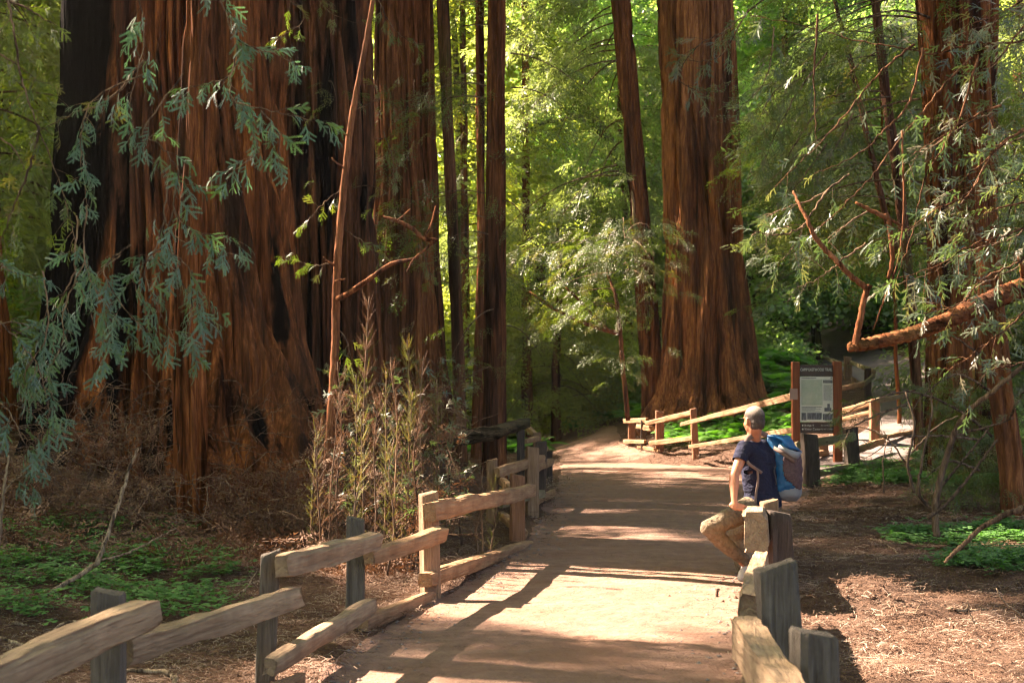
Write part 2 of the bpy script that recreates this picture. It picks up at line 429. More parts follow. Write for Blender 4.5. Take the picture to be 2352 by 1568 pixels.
# ------------------------------------------------------------------ the lie of the land
CP = []
def cp(*a): CP.append(a)
def cpp(px, py, d, dz=0):
    p = W(px, py, d); cp(p.x, p.y, p.z + dz)
for y in (-8, 0, 5, 8, 11, 14, 18, 22, 26, 30): cp(-1.0 if y < 11 else -.2, y, 0); cp(1.8 if y < 16 else 4, y, 0)
for x, y, z in ((-2.2, 6, .0), (-2.5, 9, .02), (-3.3, 11, .08), (-6, 10, .25), (-9, 6, .4), (-3.3, 14.6, .10), (-1.6, 13, .05), (-.5, 16, .05), (-2.3, 16.3, .6),
    (-4.2, 16, .75), (-5.5, 14.6, .85), (-7, 17, 1.3), (-3, 20, 1.0), (-1.2, 20, .55), (-.2, 21.5, .5), (-1.2, 24, .7), (-12, 14, 1.4), (-10, 24, 2), (-4, 30, 1.3),
    (3, 8, 0), (5, 12, .03), (8, 13, .15), (5.5, 18, .12), (6, 17, .2), (9, 20, .6), (6.6, 24.5, .15), (12, 12, .6), (13, 24, 1.6), (10, 6, .2),
    (2.2, 34, .12), (3.6, 36, .95), (5.1, 36, 1.15), (6.5, 35.5, 1.2), (.9, 38, .1), (1.0, 45, .3), (-1, 50, .5), (3.5, 45, 1.3),
    (7.4, 40, 2.6), (13, 38, 4.6), (12, 45, 5.6), (7, 50, 4.6), (15, 33, 3.6), (16, 55, 14), (9, 58, 10), (3, 58, 3.4), (22, 40, 10), (25, 25, 6), (22, 10, 3),
    (-3, 62, 2), (0, 75, 8), (0, 100, 24), (0, 130, 38), (-25, 60, 4), (-30, 80, 10), (-30, 105, 24), (-45, 130, 36), (28, 70, 24), (30, 100, 34), (45, 130, 42),
    (60, 50, 22), (60, 0, 6), (-60, 0, 3), (-60, 60, 8), (-20, 35, 3), (-15, -8, .5), (15, -8, .5), (0, -30, 0), (60, 100, 38), (-70, 110, 26), (-35, 20, 3), (-40, -40, 1), (40, -40, 1)):
    cp(x, y, z)
TR = [W(1790, 1060, 27.5), W(1900, 1048, 27.5), W(2000, 1032, 28.0), W(2085, 1000, 29.5), W(2125, 950, 32), W(2095, 892, 35), W(2020, 850, 39), W(1925, 815, 43.5), W(1830, 787, 49), W(1740, 765, 55)]
TR[0].z = TR[1].z = 0.0
TRW = [1.7, 1.5, 1.15, 1.1, 1.1, 1.05, 1.0, .95, .9, .9]
for p, w in zip(TR[2:], TRW[2:]): cp(p.x, p.y, p.z); cp(p.x - .9, p.y - .1, p.z); cp(p.x + .9, p.y + .1, p.z)
CP = np.array(CP, float)
def _tps():
    n = len(CP); d = np.linalg.norm(CP[:, None, :2] - CP[None, :, :2], axis=2)
    K = np.where(d > 0, d * d * np.log(d + 1e-9), 0) ; K = K + np.eye(n) * 2.0
    Pm = np.hstack([np.ones((n, 1)), CP[:, :2]]); A = np.zeros((n + 3, n + 3)); A[:n, :n] = K; A[:n, n:] = Pm; A[n:, :n] = Pm.T
    return np.linalg.solve(A, np.concatenate([CP[:, 2], np.zeros(3)]))
_w = _tps()
def base_z(x, y):
    x = np.asarray(x, float); y = np.asarray(y, float); sh = x.shape; x = x.ravel(); y = y.ravel(); out = np.zeros(len(x))
    for i in range(0, len(x), 20000):
        a = x[i:i + 20000]; b = y[i:i + 20000]; d = np.hypot(a[:, None] - CP[None, :, 0], b[:, None] - CP[None, :, 1])
        out[i:i + 20000] = (np.where(d > 0, d * d * np.log(d + 1e-9), 0)) @ _w[:-3] + _w[-3] + _w[-2] * a + _w[-1] * b
    return out.reshape(sh)
# main path: left and right edge by distance
PE = np.array([(-12, -1.2, 1.3), (0, -1.05, 1.2), (6, -1.1, 1.15), (7.9, -1.02, 1.25), (8.8, -1.0, 1.42), (10.8, -.62, 1.75), (12, -.38, 1.93), (13.5, -.1, 2.4), (15.2, .18, 2.95), (19, .42, 3.7),
               (24, .75, 5.0), (27, .9, 5.4), (30, 1.05, 5.3), (32.5, 1.15, 3.4), (35, 1.15, 2.6), (38, .95, 2.7), (42, .2, 2.3), (46, -1.4, .9), (50, -4, -1.6), (54, -8, -5.6)], float)
def edges(y): return np.interp(y, PE[:, 0], PE[:, 1]), np.interp(y, PE[:, 0], PE[:, 2])
TRA = np.array([(p.x, p.y, p.z) for p in smooth_line(TR, 8)])
TRWA = np.interp(np.linspace(0, 1, len(TRA)), np.linspace(0, 1, len(TRW)), TRW)
def on_path(x, y):
    """<0 inside a path, metres to its edge outside"""
    l, r = edges(y); wob = .16 * (fbm(x * 1.7, y * 1.7, 0, 5) - .5)
    a = np.maximum(l - x, x - r)
    d = np.hypot(np.asarray(x)[..., None] - TRA[:, 0], np.asarray(y)[..., None] - TRA[:, 1]); b = (d - TRWA).min(-1)
    return np.minimum(a, b) + wob
def ground_z(x, y):
    x = np.asarray(x, float); y = np.asarray(y, float)
    p = on_path(x, y); k = np.clip(p / .8, 0, 1)
    z = base_z(x, y)
    flat = np.clip(1 - p / .5, 0, 1)
    near = (y < 33) & (x < 5.6)
    z = np.where(near, z * (1 - flat), z)
    bumps = (fbm(x * .9, y * .9, 0, 2, 4) - .47) * .28 * np.clip(p / 1.5, 0, 1) + (fbm(x * 5, y * 5, 0, 3, 4) - .47) * .09 * k + ((fbm(x * 1.2, y * 1.2, 0, 8, 4) - .47) * .04 + (fbm(x * 6, y * 6, 0, 12, 3) - .45) * .016) * (1 - k)
    far = np.clip((np.hypot(x, y) - 35) / 30, 0, 1)
    m = mound(x, y)
    return z + bumps * (1 + 3 * far) + m
def mound(x, y):
    p = W(1900, 1375, 11.2)
    m = .20 * np.exp(-(((x - p.x - .1) / .5) ** 2 + ((y - 10.6) / .5) ** 2))
    # raised litter along the left path edge
    l, r = edges(y)
    m = m + .07 * np.exp(-((x - l + .15) / .16) ** 2) * (vn(y * 1.6, 3.3, 0, 9) ** 1.2) * (y < 30) * (y > 4)
    return m
def gz(x, y): return float(ground_z(np.array([x]), np.array([y]))[0])

def sp(lo, hi, n, c=0, k=3.2):
    t = np.linspace(-1, 1, n); s = np.sinh(k * t) / math.sinh(k); return np.where(s < 0, c + (c - lo) * s, c + (hi - c) * s)
gx = sp(-75, 75, 330, 1, 3.6); gy = sp(-40, 135, 380, 12, 3.0)
X, Y = np.meshgrid(gx, gy); pth = on_path(X, Y)
Z = ground_z(X, Y) - np.where(pth < -.06, .03, 0)
def grid_faces(nx, ny):
    i = np.arange(nx - 1)[None, :] + np.arange(ny - 1)[:, None] * nx
    return np.stack([i, i + 1, i + 1 + nx, i + nx], -1).reshape(-1, 4)
q = NT('forest_floor')
v = q.map((1, 1, 1)); n1 = q.noise(v, 1.1, 6, .65); n2 = q.noise(v, 24, 5, .7); n3 = q.noise(v, 95, 3, .7); n4 = q.voro(v, 60)
c = q.ramp(n2, [(.25, (.03, .018, .012)), (.48, (.075, .043, .028)), (.62, (.13, .077, .052)), (.8, (.22, .145, .105))])
c = q.mix(q.ramp(n1, [(.4, (0, 0, 0)), (.62, (.5,) * 3)]), c, (.11, .05, .028))
c = q.mix(.4, c, q.ramp(n3, [(.3, (.05, .028, .02)), (.7, (.28, .18, .13))]))
b = q.bump(n3, .7, .02); b = q.bump(n2, .8, .05, b)
M['floor'] = q.fin(c, .95, b, .1)
q = NT('hillside_floor')
v = q.map((1, 1, 1)); n1 = q.noise(v, .6, 6, .65); n2 = q.noise(v, 9, 5, .7)
c = q.ramp(n2, [(.3, (.025, .03, .012)), (.55, (.05, .06, .022)), (.75, (.10, .085, .04))])
M['hill'] = q.fin(q.mix(q.ramp(n1, [(.42, (0, 0, 0)), (.6, (.8,) * 3)]), c, (.07, .05, .03)), .95, q.bump(n2, 1, .15), .1)
F = grid_faces(len(gx), len(gy))
cx = X.ravel()[F].mean(1); cyy = Y.ravel()[F].mean(1)
farm = (np.hypot(cx, cyy - 10) > 36)
VV = np.stack([X, Y, Z], -1).reshape(-1, 3)
go_ = mesh('forest_floor', VV, F, M['floor']); tag(go_, kind='structure', label='brown needle strewn forest floor either side of the path')
go_.data.materials.append(M['hill']); go_.data.polygons.foreach_set('material_index', farm.astype(np.int32))

# the paths
q = NT('packed_earth')
v = q.map((1, 1, 1)); n1 = q.noise(v, .9, 6, .6); n2 = q.noise(v, 7, 6, .65); n3 = q.noise(v, 70, 4, .7); n5 = q.noise(q.map((.5, 3.0, 1)), 1.2, 5, .6)
c = q.ramp(n2, [(.3, (.13, .07, .048)), (.55, (.235, .135, .098)), (.8, (.34, .21, .16))])
c = q.mix(.38, c, q.ramp(n3, [(.3, (.12, .068, .05)), (.72, (.43, .28, .215))]))
c = q.mix(q.ramp(n1, [(.45, (0, 0, 0)), (.66, (.6,) * 3)]), c, (.25, .13, .082))
c = q.mix(q.ramp(n5, [(.5, (0, 0, 0)), (.7, (.35,) * 3)]), c, (.38, .255, .19))
w = q.voro(v, 38); c = q.mix(q.ramp(w, [(.0, (.75,) * 3), (.07, (.0,) * 3)]), c, (.12, .07, .045))
b = q.bump(n3, .8, .015); b = q.bump(n2, .8, .06, b)
M['path'] = q.fin(c, .92, b, .12)
q = NT('trail_gravel')
v = q.map((1, 1, 1)); n2 = q.noise(v, 3, 6, .65); n3 = q.noise(v, 40, 4, .7)
c = q.mix(.5, q.ramp(n2, [(.3, (.13, .10, .09)), (.75, (.24, .195, .18))]), q.ramp(n3, [(.3, (.10, .075, .07)), (.72, (.30, .25, .23))]))
M['trail'] = q.fin(c, .95, q.bump(n3, .5, .03), .1)
ys = np.concatenate([np.linspace(-10, 4, 30), np.linspace(4.1, 20, 320), np.linspace(20.1, 54, 300)])
us = np.linspace(0, 1, 90)
YY = ys[:, None] + 0 * us[None]; l, r = edges(YY); ew = .10 * (fbm(YY * 2.2, 3.1 + 0 * YY, 0, 6) - .5) * 2
XX = l - .05 + (r - l + .1) * us[None] + ew * (1 - 2 * us[None]) * (np.abs(us[None] - .5) > .4)
ZZ = ground_z(XX, YY) + .006 + .02 * np.sin(np.pi * us[None]) - .03 * (np.abs(us[None] - .5) > .49)
tag(mesh('footpath', np.stack([XX, YY, ZZ], -1).reshape(-1, 3), grid_faces(len(us), len(ys)), M['path']), kind='structure', label='packed brown earth footpath between the split rail fences')
tl = TRA; tg = np.gradient(tl[:, :2], axis=0); tg /= np.linalg.norm(tg, axis=1)[:, None]; nm = np.stack([tg[:, 1], -tg[:, 0]], 1)
us = np.linspace(-1, 1, 30)
XX = tl[:, None, 0] + nm[:, None, 0] * us[None] * TRWA[:, None]; YY = tl[:, None, 1] + nm[:, None, 1] * us[None] * TRWA[:, None]
inp = on_path(XX, YY)
ZZ = ground_z(XX, YY) + .012 - .05 * (np.abs(us[None]) > .97)
tag(mesh('side_trail', np.stack([XX, YY, ZZ], -1).reshape(-1, 3), grid_faces(len(us), len(tl)), M['trail']), kind='structure', label='pale gravel side trail climbing behind the notice board')
# ------------------------------------------------------------------ trunks
def trunk_profile(d, rows, top, topr=None, below=.5, zc=None):
    Z = []; C = []; Rr = []
    for y, xl, xr in rows:
        a, b = W(xl, y, d), W(xr, y, d); Z.append((a.z + b.z) / 2); C.append((a.x + b.x) / 2); Rr.append((b.x - a.x) / 2)
    o = np.argsort(Z); Z = np.array(Z)[o]; C = np.array(C)[o]; Rr = np.array(Rr)[o]
    sl = (C[-1] - C[-2]) / (Z[-1] - Z[-2])
    if topr is None: topr = Rr[-1] * .75
    Z = np.concatenate([[Z[0] - below], Z, [top]]); C = np.concatenate([[C[0]], C, [C[-1] + sl * (top - Z[-1]) * .5]])
    Rr = np.concatenate([[Rr[0] * 1.08], Rr, [topr]])
    return Z, C, Rr
def trunk(name, label, d, rows, mat, top=26, nT=200, nZ=120, furrow=.11, amp=.05, lobes=.0, seed=0, cat='redwood tree', group=None, twist=.12, lean_y=0.0, zd=None, topr=None, flat=1.0, burn=None):
    Zp, Cp, Rp = trunk_profile(d, rows, top, topr)
    base = Vector((float(Cp[0]), d, float(Zp[0]) + .5))
    T = thing(name, label, cat, base, group)
    zvis = W(0, -30, d).z
    zs = np.concatenate([np.linspace(Zp[0], zvis, nZ), np.linspace(zvis, top, 14)[1:]])
    th = np.linspace(0, 2 * np.pi, nT, endpoint=False)
    TH, ZZ = np.meshgrid(th, zs)
    def sm(v):
        c = np.interp(ZZ[:, 0], Zp, v); return c
    rr = sm(Rp)[:, None]; cc = sm(Cp)[:, None]
    hgt = np.clip((ZZ - Zp[0]) / (zvis - Zp[0]), 0, 1)
    tw = TH + twist * (fbm(np.cos(TH) * 1.5, np.sin(TH) * 1.5, ZZ * .35, seed) - .5) * 2 + .05 * np.sin(ZZ * .8 + seed)
    K = Rp[len(Rp) // 2] / furrow
    wx, wy = np.cos(tw) * K, np.sin(tw) * K
    wz = ZZ * .42 / max(furrow / .11, .5)
    a = vn(wx, wy, wz, seed + 1); b = vn(wx * 2.3, wy * 2.3, wz * 1.5, seed + 2); c = vn(wx * .42, wy * .42, wz * .5, seed + 3); e = vn(wx * 5, wy * 5, wz * 4, seed + 6)
    rid = 1 - np.abs(2 * a - 1); rid2 = 1 - np.abs(2 * b - 1)
    gap_ = np.clip((rid - .62) / .30, 0, 1) ** 1.6; gap2 = np.clip((rid2 - .7) / .3, 0, 1) ** 1.5
    disp = amp * (-1.15 * gap_ - .5 * gap2 + .30 * e + .3 - .5 * (1 - np.clip(rid / .6, 0, 1)) ** 2 * 0) + amp * 1.3 * (c - .5)
    flare = (1 - hgt) ** 2.2
    if lobes:
        k2 = vn(np.cos(TH + .15 * np.sin(ZZ * .7)) * 2.3, np.sin(TH) * 2.3, ZZ * .18, seed + 4)
        disp = disp + lobes * (k2 - .55) * (.35 + 1.3 * flare) * 2
    RR = rr + disp
    PX = cc + np.cos(TH) * RR; PY = d + lean_y * (ZZ - Zp[0]) + np.sin(TH) * RR * flat
    V = np.stack([PX, PY, ZZ], -1).reshape(-1, 3)
    ny = len(zs); i = (np.arange(nT)[None, :] + np.arange(ny - 1)[:, None] * nT); j = (np.roll(np.arange(nT), -1)[None, :] + np.arange(ny - 1)[:, None] * nT)
    Fc = np.stack([i, j, j + nT, i + nT], -1).reshape(-1, 4)
    ob = mesh('trunk', V, Fc, mat, T)
    if burn is not None:
        bx, bz = proj(V); at_ = ob.data.attributes.new('char', 'FLOAT', 'POINT'); at_.data.foreach_set('value', burn(bx, bz, V).astype(np.float32))
    T['_c'] = float(Cp[-2]); T['_d'] = d
    TREES.append((T, float(np.interp(12, Zp, Cp)), d))
    return T
TREES = []
# left group of giants
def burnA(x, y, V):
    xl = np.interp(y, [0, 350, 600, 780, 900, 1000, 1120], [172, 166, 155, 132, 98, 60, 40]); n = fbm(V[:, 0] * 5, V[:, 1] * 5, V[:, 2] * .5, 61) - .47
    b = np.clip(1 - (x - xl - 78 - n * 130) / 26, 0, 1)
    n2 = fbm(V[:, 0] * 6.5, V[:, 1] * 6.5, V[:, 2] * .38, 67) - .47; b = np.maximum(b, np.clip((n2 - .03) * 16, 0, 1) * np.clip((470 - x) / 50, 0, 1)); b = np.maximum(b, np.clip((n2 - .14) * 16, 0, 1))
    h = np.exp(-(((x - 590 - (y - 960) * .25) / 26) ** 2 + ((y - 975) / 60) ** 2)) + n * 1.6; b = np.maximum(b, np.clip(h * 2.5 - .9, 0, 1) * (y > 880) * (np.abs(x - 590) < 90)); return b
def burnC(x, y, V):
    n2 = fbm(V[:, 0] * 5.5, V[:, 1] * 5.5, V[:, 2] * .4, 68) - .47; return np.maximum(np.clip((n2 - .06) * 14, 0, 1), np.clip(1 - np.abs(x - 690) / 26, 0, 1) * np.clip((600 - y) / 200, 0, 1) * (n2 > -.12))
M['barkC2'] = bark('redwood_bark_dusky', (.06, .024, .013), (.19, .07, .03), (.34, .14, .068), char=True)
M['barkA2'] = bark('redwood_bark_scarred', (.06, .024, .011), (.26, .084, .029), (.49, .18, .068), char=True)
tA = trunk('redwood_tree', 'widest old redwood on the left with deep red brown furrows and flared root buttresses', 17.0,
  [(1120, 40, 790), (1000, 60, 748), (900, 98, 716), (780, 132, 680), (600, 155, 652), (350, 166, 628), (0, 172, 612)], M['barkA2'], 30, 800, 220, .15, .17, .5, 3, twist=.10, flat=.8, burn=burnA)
tB = trunk('redwood_tree', 'slim redwood standing in front of the widest trunk, bright orange on its right side', 14.6,
  [(1262, 392, 492), (1200, 400, 484), (1050, 398, 478), (820, 397, 468), (500, 408, 470), (0, 425, 482)], M['barkA'], 6.6, 190, 150, .07, .034, .05, 9, topr=.12)
tC = trunk('redwood_tree', 'tall straight redwood just right of the widest trunk', 20.0,
  [(1080, 640, 905), (900, 640, 880), (500, 622, 868), (0, 610, 855)], M['barkC2'], 30, 460, 170, .13, .12, .16, 14, burn=burnC)
tD = trunk('redwood_tree', 'brown redwood at the right end of the left hand giants', 22.0,
  [(1060, 838, 1050), (900, 850, 1028), (600, 858, 1006), (300, 858, 998), (0, 860, 992)], M['barkC'], 30, 360, 140, .15, .075, .12, 21)
tN = trunk('redwood_tree', 'dark red trunk cut off by the left edge of the picture', 17.0,
  [(1130, -90, 70), (1000, -80, 42), (800, -74, 24), (500, -72, -2), (0, -90, -26)], M['barkA'], 22, 200, 90, .08, .035, .08, 33)
tF = trunk('redwood_tree', 'thin redwood with a sunlit left edge, right of the giants', 22.0,
  [(985, 1044, 1074), (700, 1034, 1062), (350, 1018, 1044), (0, 1003, 1030)], M['barkS'], 20, 60, 130, .05, .012, 0, 41)
tG = trunk('redwood_tree', 'thinnest dark trunk left of the straight roadside redwood', 28.0,
  [(1010, 1082, 1108), (600, 1096, 1114), (0, 1092, 1112)], M['barkC'], 22, 50, 110, .05, .012, 0, 44)
tH = trunk('redwood_tree', 'straight mid sized redwood at the left bend of the path', 21.0,
  [(1075, 1104, 1164), (900, 1108, 1161), (500, 1113, 1160), (0, 1122, 1162)], M['barkC'], 28, 130, 150, .055, .022, .02, 47)
# right hand pair
tI = trunk('redwood_tree', 'leaning redwood touching the left side of the big tawny trunk', 36.5,
  [(975, 1474, 1528), (800, 1468, 1519), (600, 1456, 1500), (300, 1432, 1476), (0, 1404, 1446)], M['barkC'], 30, 150, 160, .09, .04, .05, 51)
tJ = trunk('redwood_tree', 'big tawny redwood with a broad flared base behind the far fence', 36.0,
  [(965, 1478, 1785), (900, 1512, 1752), (800, 1526, 1734), (650, 1534, 1718), (450, 1534, 1702), (250, 1526, 1690), (0, 1518, 1676)], M['barkJ'], 36, 560, 200, .17, .10, .30, 57, flat=.85)
tL = trunk('redwood_tree', 'thick shaggy redwood on the right behind the foliage', 20.0,
  [(1000, 2136, 2292), (800, 2138, 2286), (500, 2138, 2284), (250, 2130, 2282), (0, 2114, 2284)], M['barkC'], 28, 300, 130, .11, .075, .07, 63)
tL2 = trunk('redwood_tree', 'slender pole redwood left of the thick shaggy one', 22.5,
  [(960, 2098, 2122), (700, 2082, 2106), (400, 2050, 2074), (200, 2022, 2044), (0, 2000, 2020)], M['barkS'], 18, 50, 120, .05, .01, 0, 66)
tM = trunk('redwood_tree', 'dark brown trunk low on the right edge rising from shade', 17.0,
  [(1180, 2296, 2370), (1050, 2290, 2350), (900, 2270, 2326), (700, 2250, 2306), (0, 2210, 2262)], M['barkC'], 22, 120, 120, .06, .022, .05, 69)
# outside the frame on the right: carries the broken limb and the near sprays
tR = trunk('redwood_tree', 'redwood just outside the right edge, carrying the broken limb', 10.5,
  [(1300, 2560, 2760), (800, 2570, 2740), (0, 2580, 2730)], M['barkC'], 18, 120, 60, .09, .03, .05, 71)
# outside the frame on the left
tQ = trunk('redwood_tree', 'redwood just outside the left edge, carrying the bluish sprays', 10.6,
  [(1300, -420, -250), (800, -410, -260), (0, -400, -265)], M['barkC'], 18, 120, 60, .09, .03, .05, 72)

# pale scar on the leaning trunk
mb = MB(); pts = [W(x, y, 36.5 - .30) for x, y in ((1451, 438), (1455, 470), (1456, 510), (1461, 545), (1466, 600), (1467, 680))]
tube(mb, smooth_line(pts, 4), [.008] + [.035] * 18 + [.008, .005], 5); mb.build('bare_wood_scar', M['stick'], tI)

# sapling with the crooked limb
def pline(mb, px, rad, n=7, k=6, jit=.004, seed=1, wob=.15):
    P = smooth_line([W(*p) for p in px], k, jit, seed)
    rd = np.interp(np.linspace(0, 1, len(P)), np.linspace(0, 1, len(rad)), rad)
    tube(mb, P, rd, n, wob, seed); return P
b0 = W(757, 1010, 14.20)
tE = thing('young_redwood', 'thin rust coloured leaning sapling with one crooked bare limb', 'sapling', (b0.x, b0.y, gz(b0.x, b0.y)))
mb = MB(); PE_ = pline(mb, [(752, 1075, 14.20), (762, 930, 14.20), (770, 800, 14.20), (772, 680, 14.20), (778, 560, 14.20), (790, 430, 14.20), (808, 270, 14.20), (835, 130, 14.20), (857, 0, 14.20), (880, -120, 14.20)],
   [.048, .045, .043, .042, .038, .036, .033, .028, .024, .02], 12, 10, .003, 2)
mb.build('trunk', M['barkE'], tE)
mb = MB()
pline(mb, [(776, 686, 14.15), (810, 668, 14.00), (860, 632, 13.90), (900, 606, 13.85), (958, 592, 13.80)], [.03, .027, .024, .022, .016], 8, 6, .004, 3)
pline(mb, [(934, 626, 13.70), (950, 596, 13.75), (985, 565, 13.80), (996, 552, 13.80)], [.006, .012, .013, .014], 6, 5, .002, 4)
pline(mb, [(1003, 552, 13.80), (975, 548, 13.80), (955, 532, 13.80), (940, 520, 13.80), (912, 507, 13.80), (880, 498, 13.80)], [.017, .02, .02, .02, .018, .013], 7, 5, .004, 5)
pline(mb, [(975, 545, 13.80), (990, 515, 13.70), (1001, 474, 13.60)], [.009, .008, .007], 6, 5, .003, 6)
pline(mb, [(912, 507, 13.80), (930, 492, 13.70), (942, 480, 13.60)], [.008, .007, .004], 5, 4, .002, 7)
mb.build('limb', M['barkE'], tE)
for k, (pp) in enumerate(([(775, 612, 14.20), (752, 600, 14.10), (742, 590, 14.10)], [(790, 385, 14.20), (770, 372, 14.10), (762, 362, 14.10)], [(770, 645, 14.10), (795, 640, 14.00)], [(800, 310, 14.20), (782, 305, 14.10), (776, 298, 14.10)])):
    mb = MB(); pline(mb, pp, [.012, .006], 5, 4, .002, k); mb.build('stub', M['barkE'], tE)

# saplings and other thin stems
def stem_tree(name, label, px, rad, mat, cat='sapling', group=None, n=7):
    p0 = W(*px[0]); T = thing(name, label, cat, p0, group); mb = MB(); pline(mb, px, rad, n, 8, .01, len(px)); mb.build('trunk', mat, T); TREES2.append(T); return T
TREES2 = []
tK = stem_tree('young_redwood', 'reddish sapling stem left of the far fence', [(1442, 965, 30), (1432, 860, 30), (1424, 760, 30), (1416, 690, 30), (1400, 640, 30.2), (1392, 600, 30)], [.055, .05, .045, .04, .03, .02], M['barkE'])
mb = MB(); pline(mb, [(1424, 765, 30), (1370, 752, 29.8), (1310, 728, 29.5), (1250, 695, 29), (1215, 670, 29)], [.05, .045, .04, .03, .02], 7, 5, .01, 3)
pline(mb, [(1395, 757, 29.9), (1340, 700, 29.7), (1300, 660, 29.5)], [.035, .03, .02], 6, 5, .01, 4); mb.build('limb', M['barkE'], tK)
tO = stem_tree('maple_tree', 'curving mossy green limb arching through the bright leaves', [(1460, 470, 44), (1400, 330, 44), (1368, 282, 44), (1345, 245, 44), (1315, 205, 44), (1285, 172, 44), (1235, 140, 44), (1190, 118, 44), (1150, 60, 44)],
   [.20, .19, .19, .18, .18, .16, .15, .12, .08], M['moss'], 'tree')
mb = MB(); pline(mb, [(1350, 262, 44), (1300, 275, 43.5), (1240, 285, 43), (1195, 320, 43)], [.08, .07, .06, .03], 6, 5, .01, 3); mb.build('limb', M['moss'], tO)
pp = W(1475, 960, 44); 
mb = MB(); tube(mb, [W(1460, 470, 44), W(1500, 700, 44), (pp.x + .3, 44, gz(pp.x + .3, 44) - .2)], [.2, .24, .3], 9); mb.build('lower_trunk', M['moss'], tO)
for i, (px, r0, lb) in enumerate(((([(2085, 620, 24), (2040, 520, 24), (1990, 300, 24), (1950, 130, 24), (1900, -60, 24)]), .06, 'bent thin stem leaning left among the right hand foliage'),)):
    T = stem_tree('young_redwood', lb, px, [r0, r0 * .9, r0 * .8, r0 * .7, r0 * .5], M['barkS'])
    mb = MB(); tube(mb, [W(2085, 620, 24), W(2095, 800, 24), W(2110, 980, 24)], [.06, .065, .07], 7); mb.build('lower_trunk', M['barkS'], T)

# background trunks
BG = [ # px at ground, px at top, depth, half width px, label
 (62, 70, 34, 20, 'far trunk left of the widest redwood, wrapped in pale moss'), (8, 0, 38, 12, 'sunlit far trunk at the far left edge'),
 (1212, 1206, 40, 10, 'dim trunk behind the bend of the path'), (1238, 1246, 46, 13, 'second dim trunk behind the bend of the path'),
 (1300, 1290, 52, 7, 'slim far trunk above the bend'), (1352, 1362, 50, 6, 'slimmest far trunk above the bend'),
 (1075, 1062, 40, 9, 'far trunk seen through the gap right of the giants'), (1580, 1590, 60, 10, 'far trunk hidden behind the leaning redwood'),
 (1815, 1800, 56, 8, 'slim trunk on the slope right of the big tawny redwood'), (1900, 1905, 60, 9, 'slim trunk higher up the right hand slope'), (2330, 2345, 40, 14, 'far trunk by the right edge')]
for i, (x0, x1, d, hw, lb) in enumerate(BG):
    p = W(x0, 905, d); g = gz(p.x, d); y0 = 905 - (g - CAMZ) / d * FPX
    T = trunk('redwood_tree', lb, d, [(y0 + 5, x0 - hw * 1.25, x0 + hw * 1.25), (y0 - 250, x0 - hw + (x1 - x0) * .3, x0 + hw + (x1 - x0) * .3), (-20, x1 - hw * .8, x1 + hw * .8)], M['barkC'], 24, 40, 60, .09, .03, .02, 80 + i, twist=.1)

# ------------------------------------------------------------------ crowns that the picture shows: boughs with sprays
def bough_points(base_x, y, zlo, zhi, n, L, rng, az=None, r0=.2, droop=.5, per=26, spread=.55):
    """points and directions of sprays on n boughs, and the bough lines"""
    P = []; D = []; lines = []
    for i in range(n):
        z = rng.uniform(zlo, zhi); a = rng.uniform(0, 6.283) if az is None else rng.uniform(*az); l = L * rng.uniform(.55, 1.15)
        h = Vector((math.cos(a), math.sin(a), 0)); rise = rng.uniform(-.1, .35); ln = []
        for j in range(9):
            t = j / 8; ln.append(Vector((base_x, y, z)) + h * (r0 + l * t) + Vector((0, 0, l * (rise * t - droop * t * t))))
        lines.append(ln)
        for j in range(per):
            t = rng.uniform(.18, 1) ** .8; k = min(7, int(t * 8)); b = ln[k].lerp(ln[k + 1], t * 8 - k); s = Vector((-h.y, h.x, 0)); off = rng.gauss(0, spread) * (1.15 - .6 * t)
            P.append(b + s * off + Vector((0, 0, rng.gauss(-.1, .16)))); dd = h * rng.uniform(.2, 1) + s * (math.copysign(1, off) * rng.uniform(.1, 1)) + Vector((0, 0, rng.uniform(-.8, .1))); D.append(dd)
    return P, D, lines
def crown(T, bx, y, zlo, zhi, n, L, seed, coll, sc=(.8, 1.4), mat=None, thick=.03, nm='crown', **kw):
    rng = random.Random(seed); P, D, lines = bough_points(bx, y, zlo, zhi, n, L, rng, **kw)
    roll = [rng.uniform(-.7, .7) for _ in P]
    scatter(nm, coll, [tuple(p) for p in P], dir_rot([tuple(q) for q in D], np.array(roll)), [rng.uniform(*sc) for _ in P], T)
    mb = MB()
    for ln in lines: tube(mb, ln, [thick * (1 - .8 * j / 8) for j in range(9)], 4, cap=False)
    o = mb.build('branches', mat or M['twig'], T); o['kind'] = 'stuff'

# thin middle-distance trees get sprays of their own where the photograph shows them
crown(tF, -1.0, 22, 2.5, 12, 26, 1.5, 101, S['mid'], (.5, .9), thick=.012, per=16)
crown(tH, -.2, 21, 2.2, 14, 26, 1.5, 102, S['mid'], (.45, .8), thick=.012, per=15)
crown(tG, -.6, 28, 5, 16, 16, 1.6, 103, S['mid'], (.6, 1.0), thick=.014, per=16, az=(1.5, 4.2))
crown(tK, 2.35, 30, 2.4, 5.4, 17, 2.1, 104, S['mid'], (.5, .85), thick=.016, az=(2.2, 5.0), per=22, droop=.3)
crown(tI, 2.9, 36.5, 7.0, 18, 30, 3.4, 105, S['midfar'], (.6, 1.0), thick=.025, az=(1.7, 3.9), per=26, droop=.75)
crown(tJ, 5.1, 36, 13, 22, 16, 4.0, 106, S['midfar'], (.6, 1.0), r0=1.0, thick=.03, per=26, droop=.2)
crown(tL2, 6.2, 22.5, 3.4, 13, 44, 2.4, 107, S['mid'], (.6, 1.0), thick=.014, per=20)
crown(tM, 6.1, 17, 2.2, 8, 20, 1.5, 108, S['mid'], (.5, .8), thick=.014, per=14, az=(-1.8, 1.6))
crown(tL, 6.3, 20, 3.4, 12, 26, 2.6, 109, S['mid'], (.5, .9), thick=.02, per=18, r0=.5)
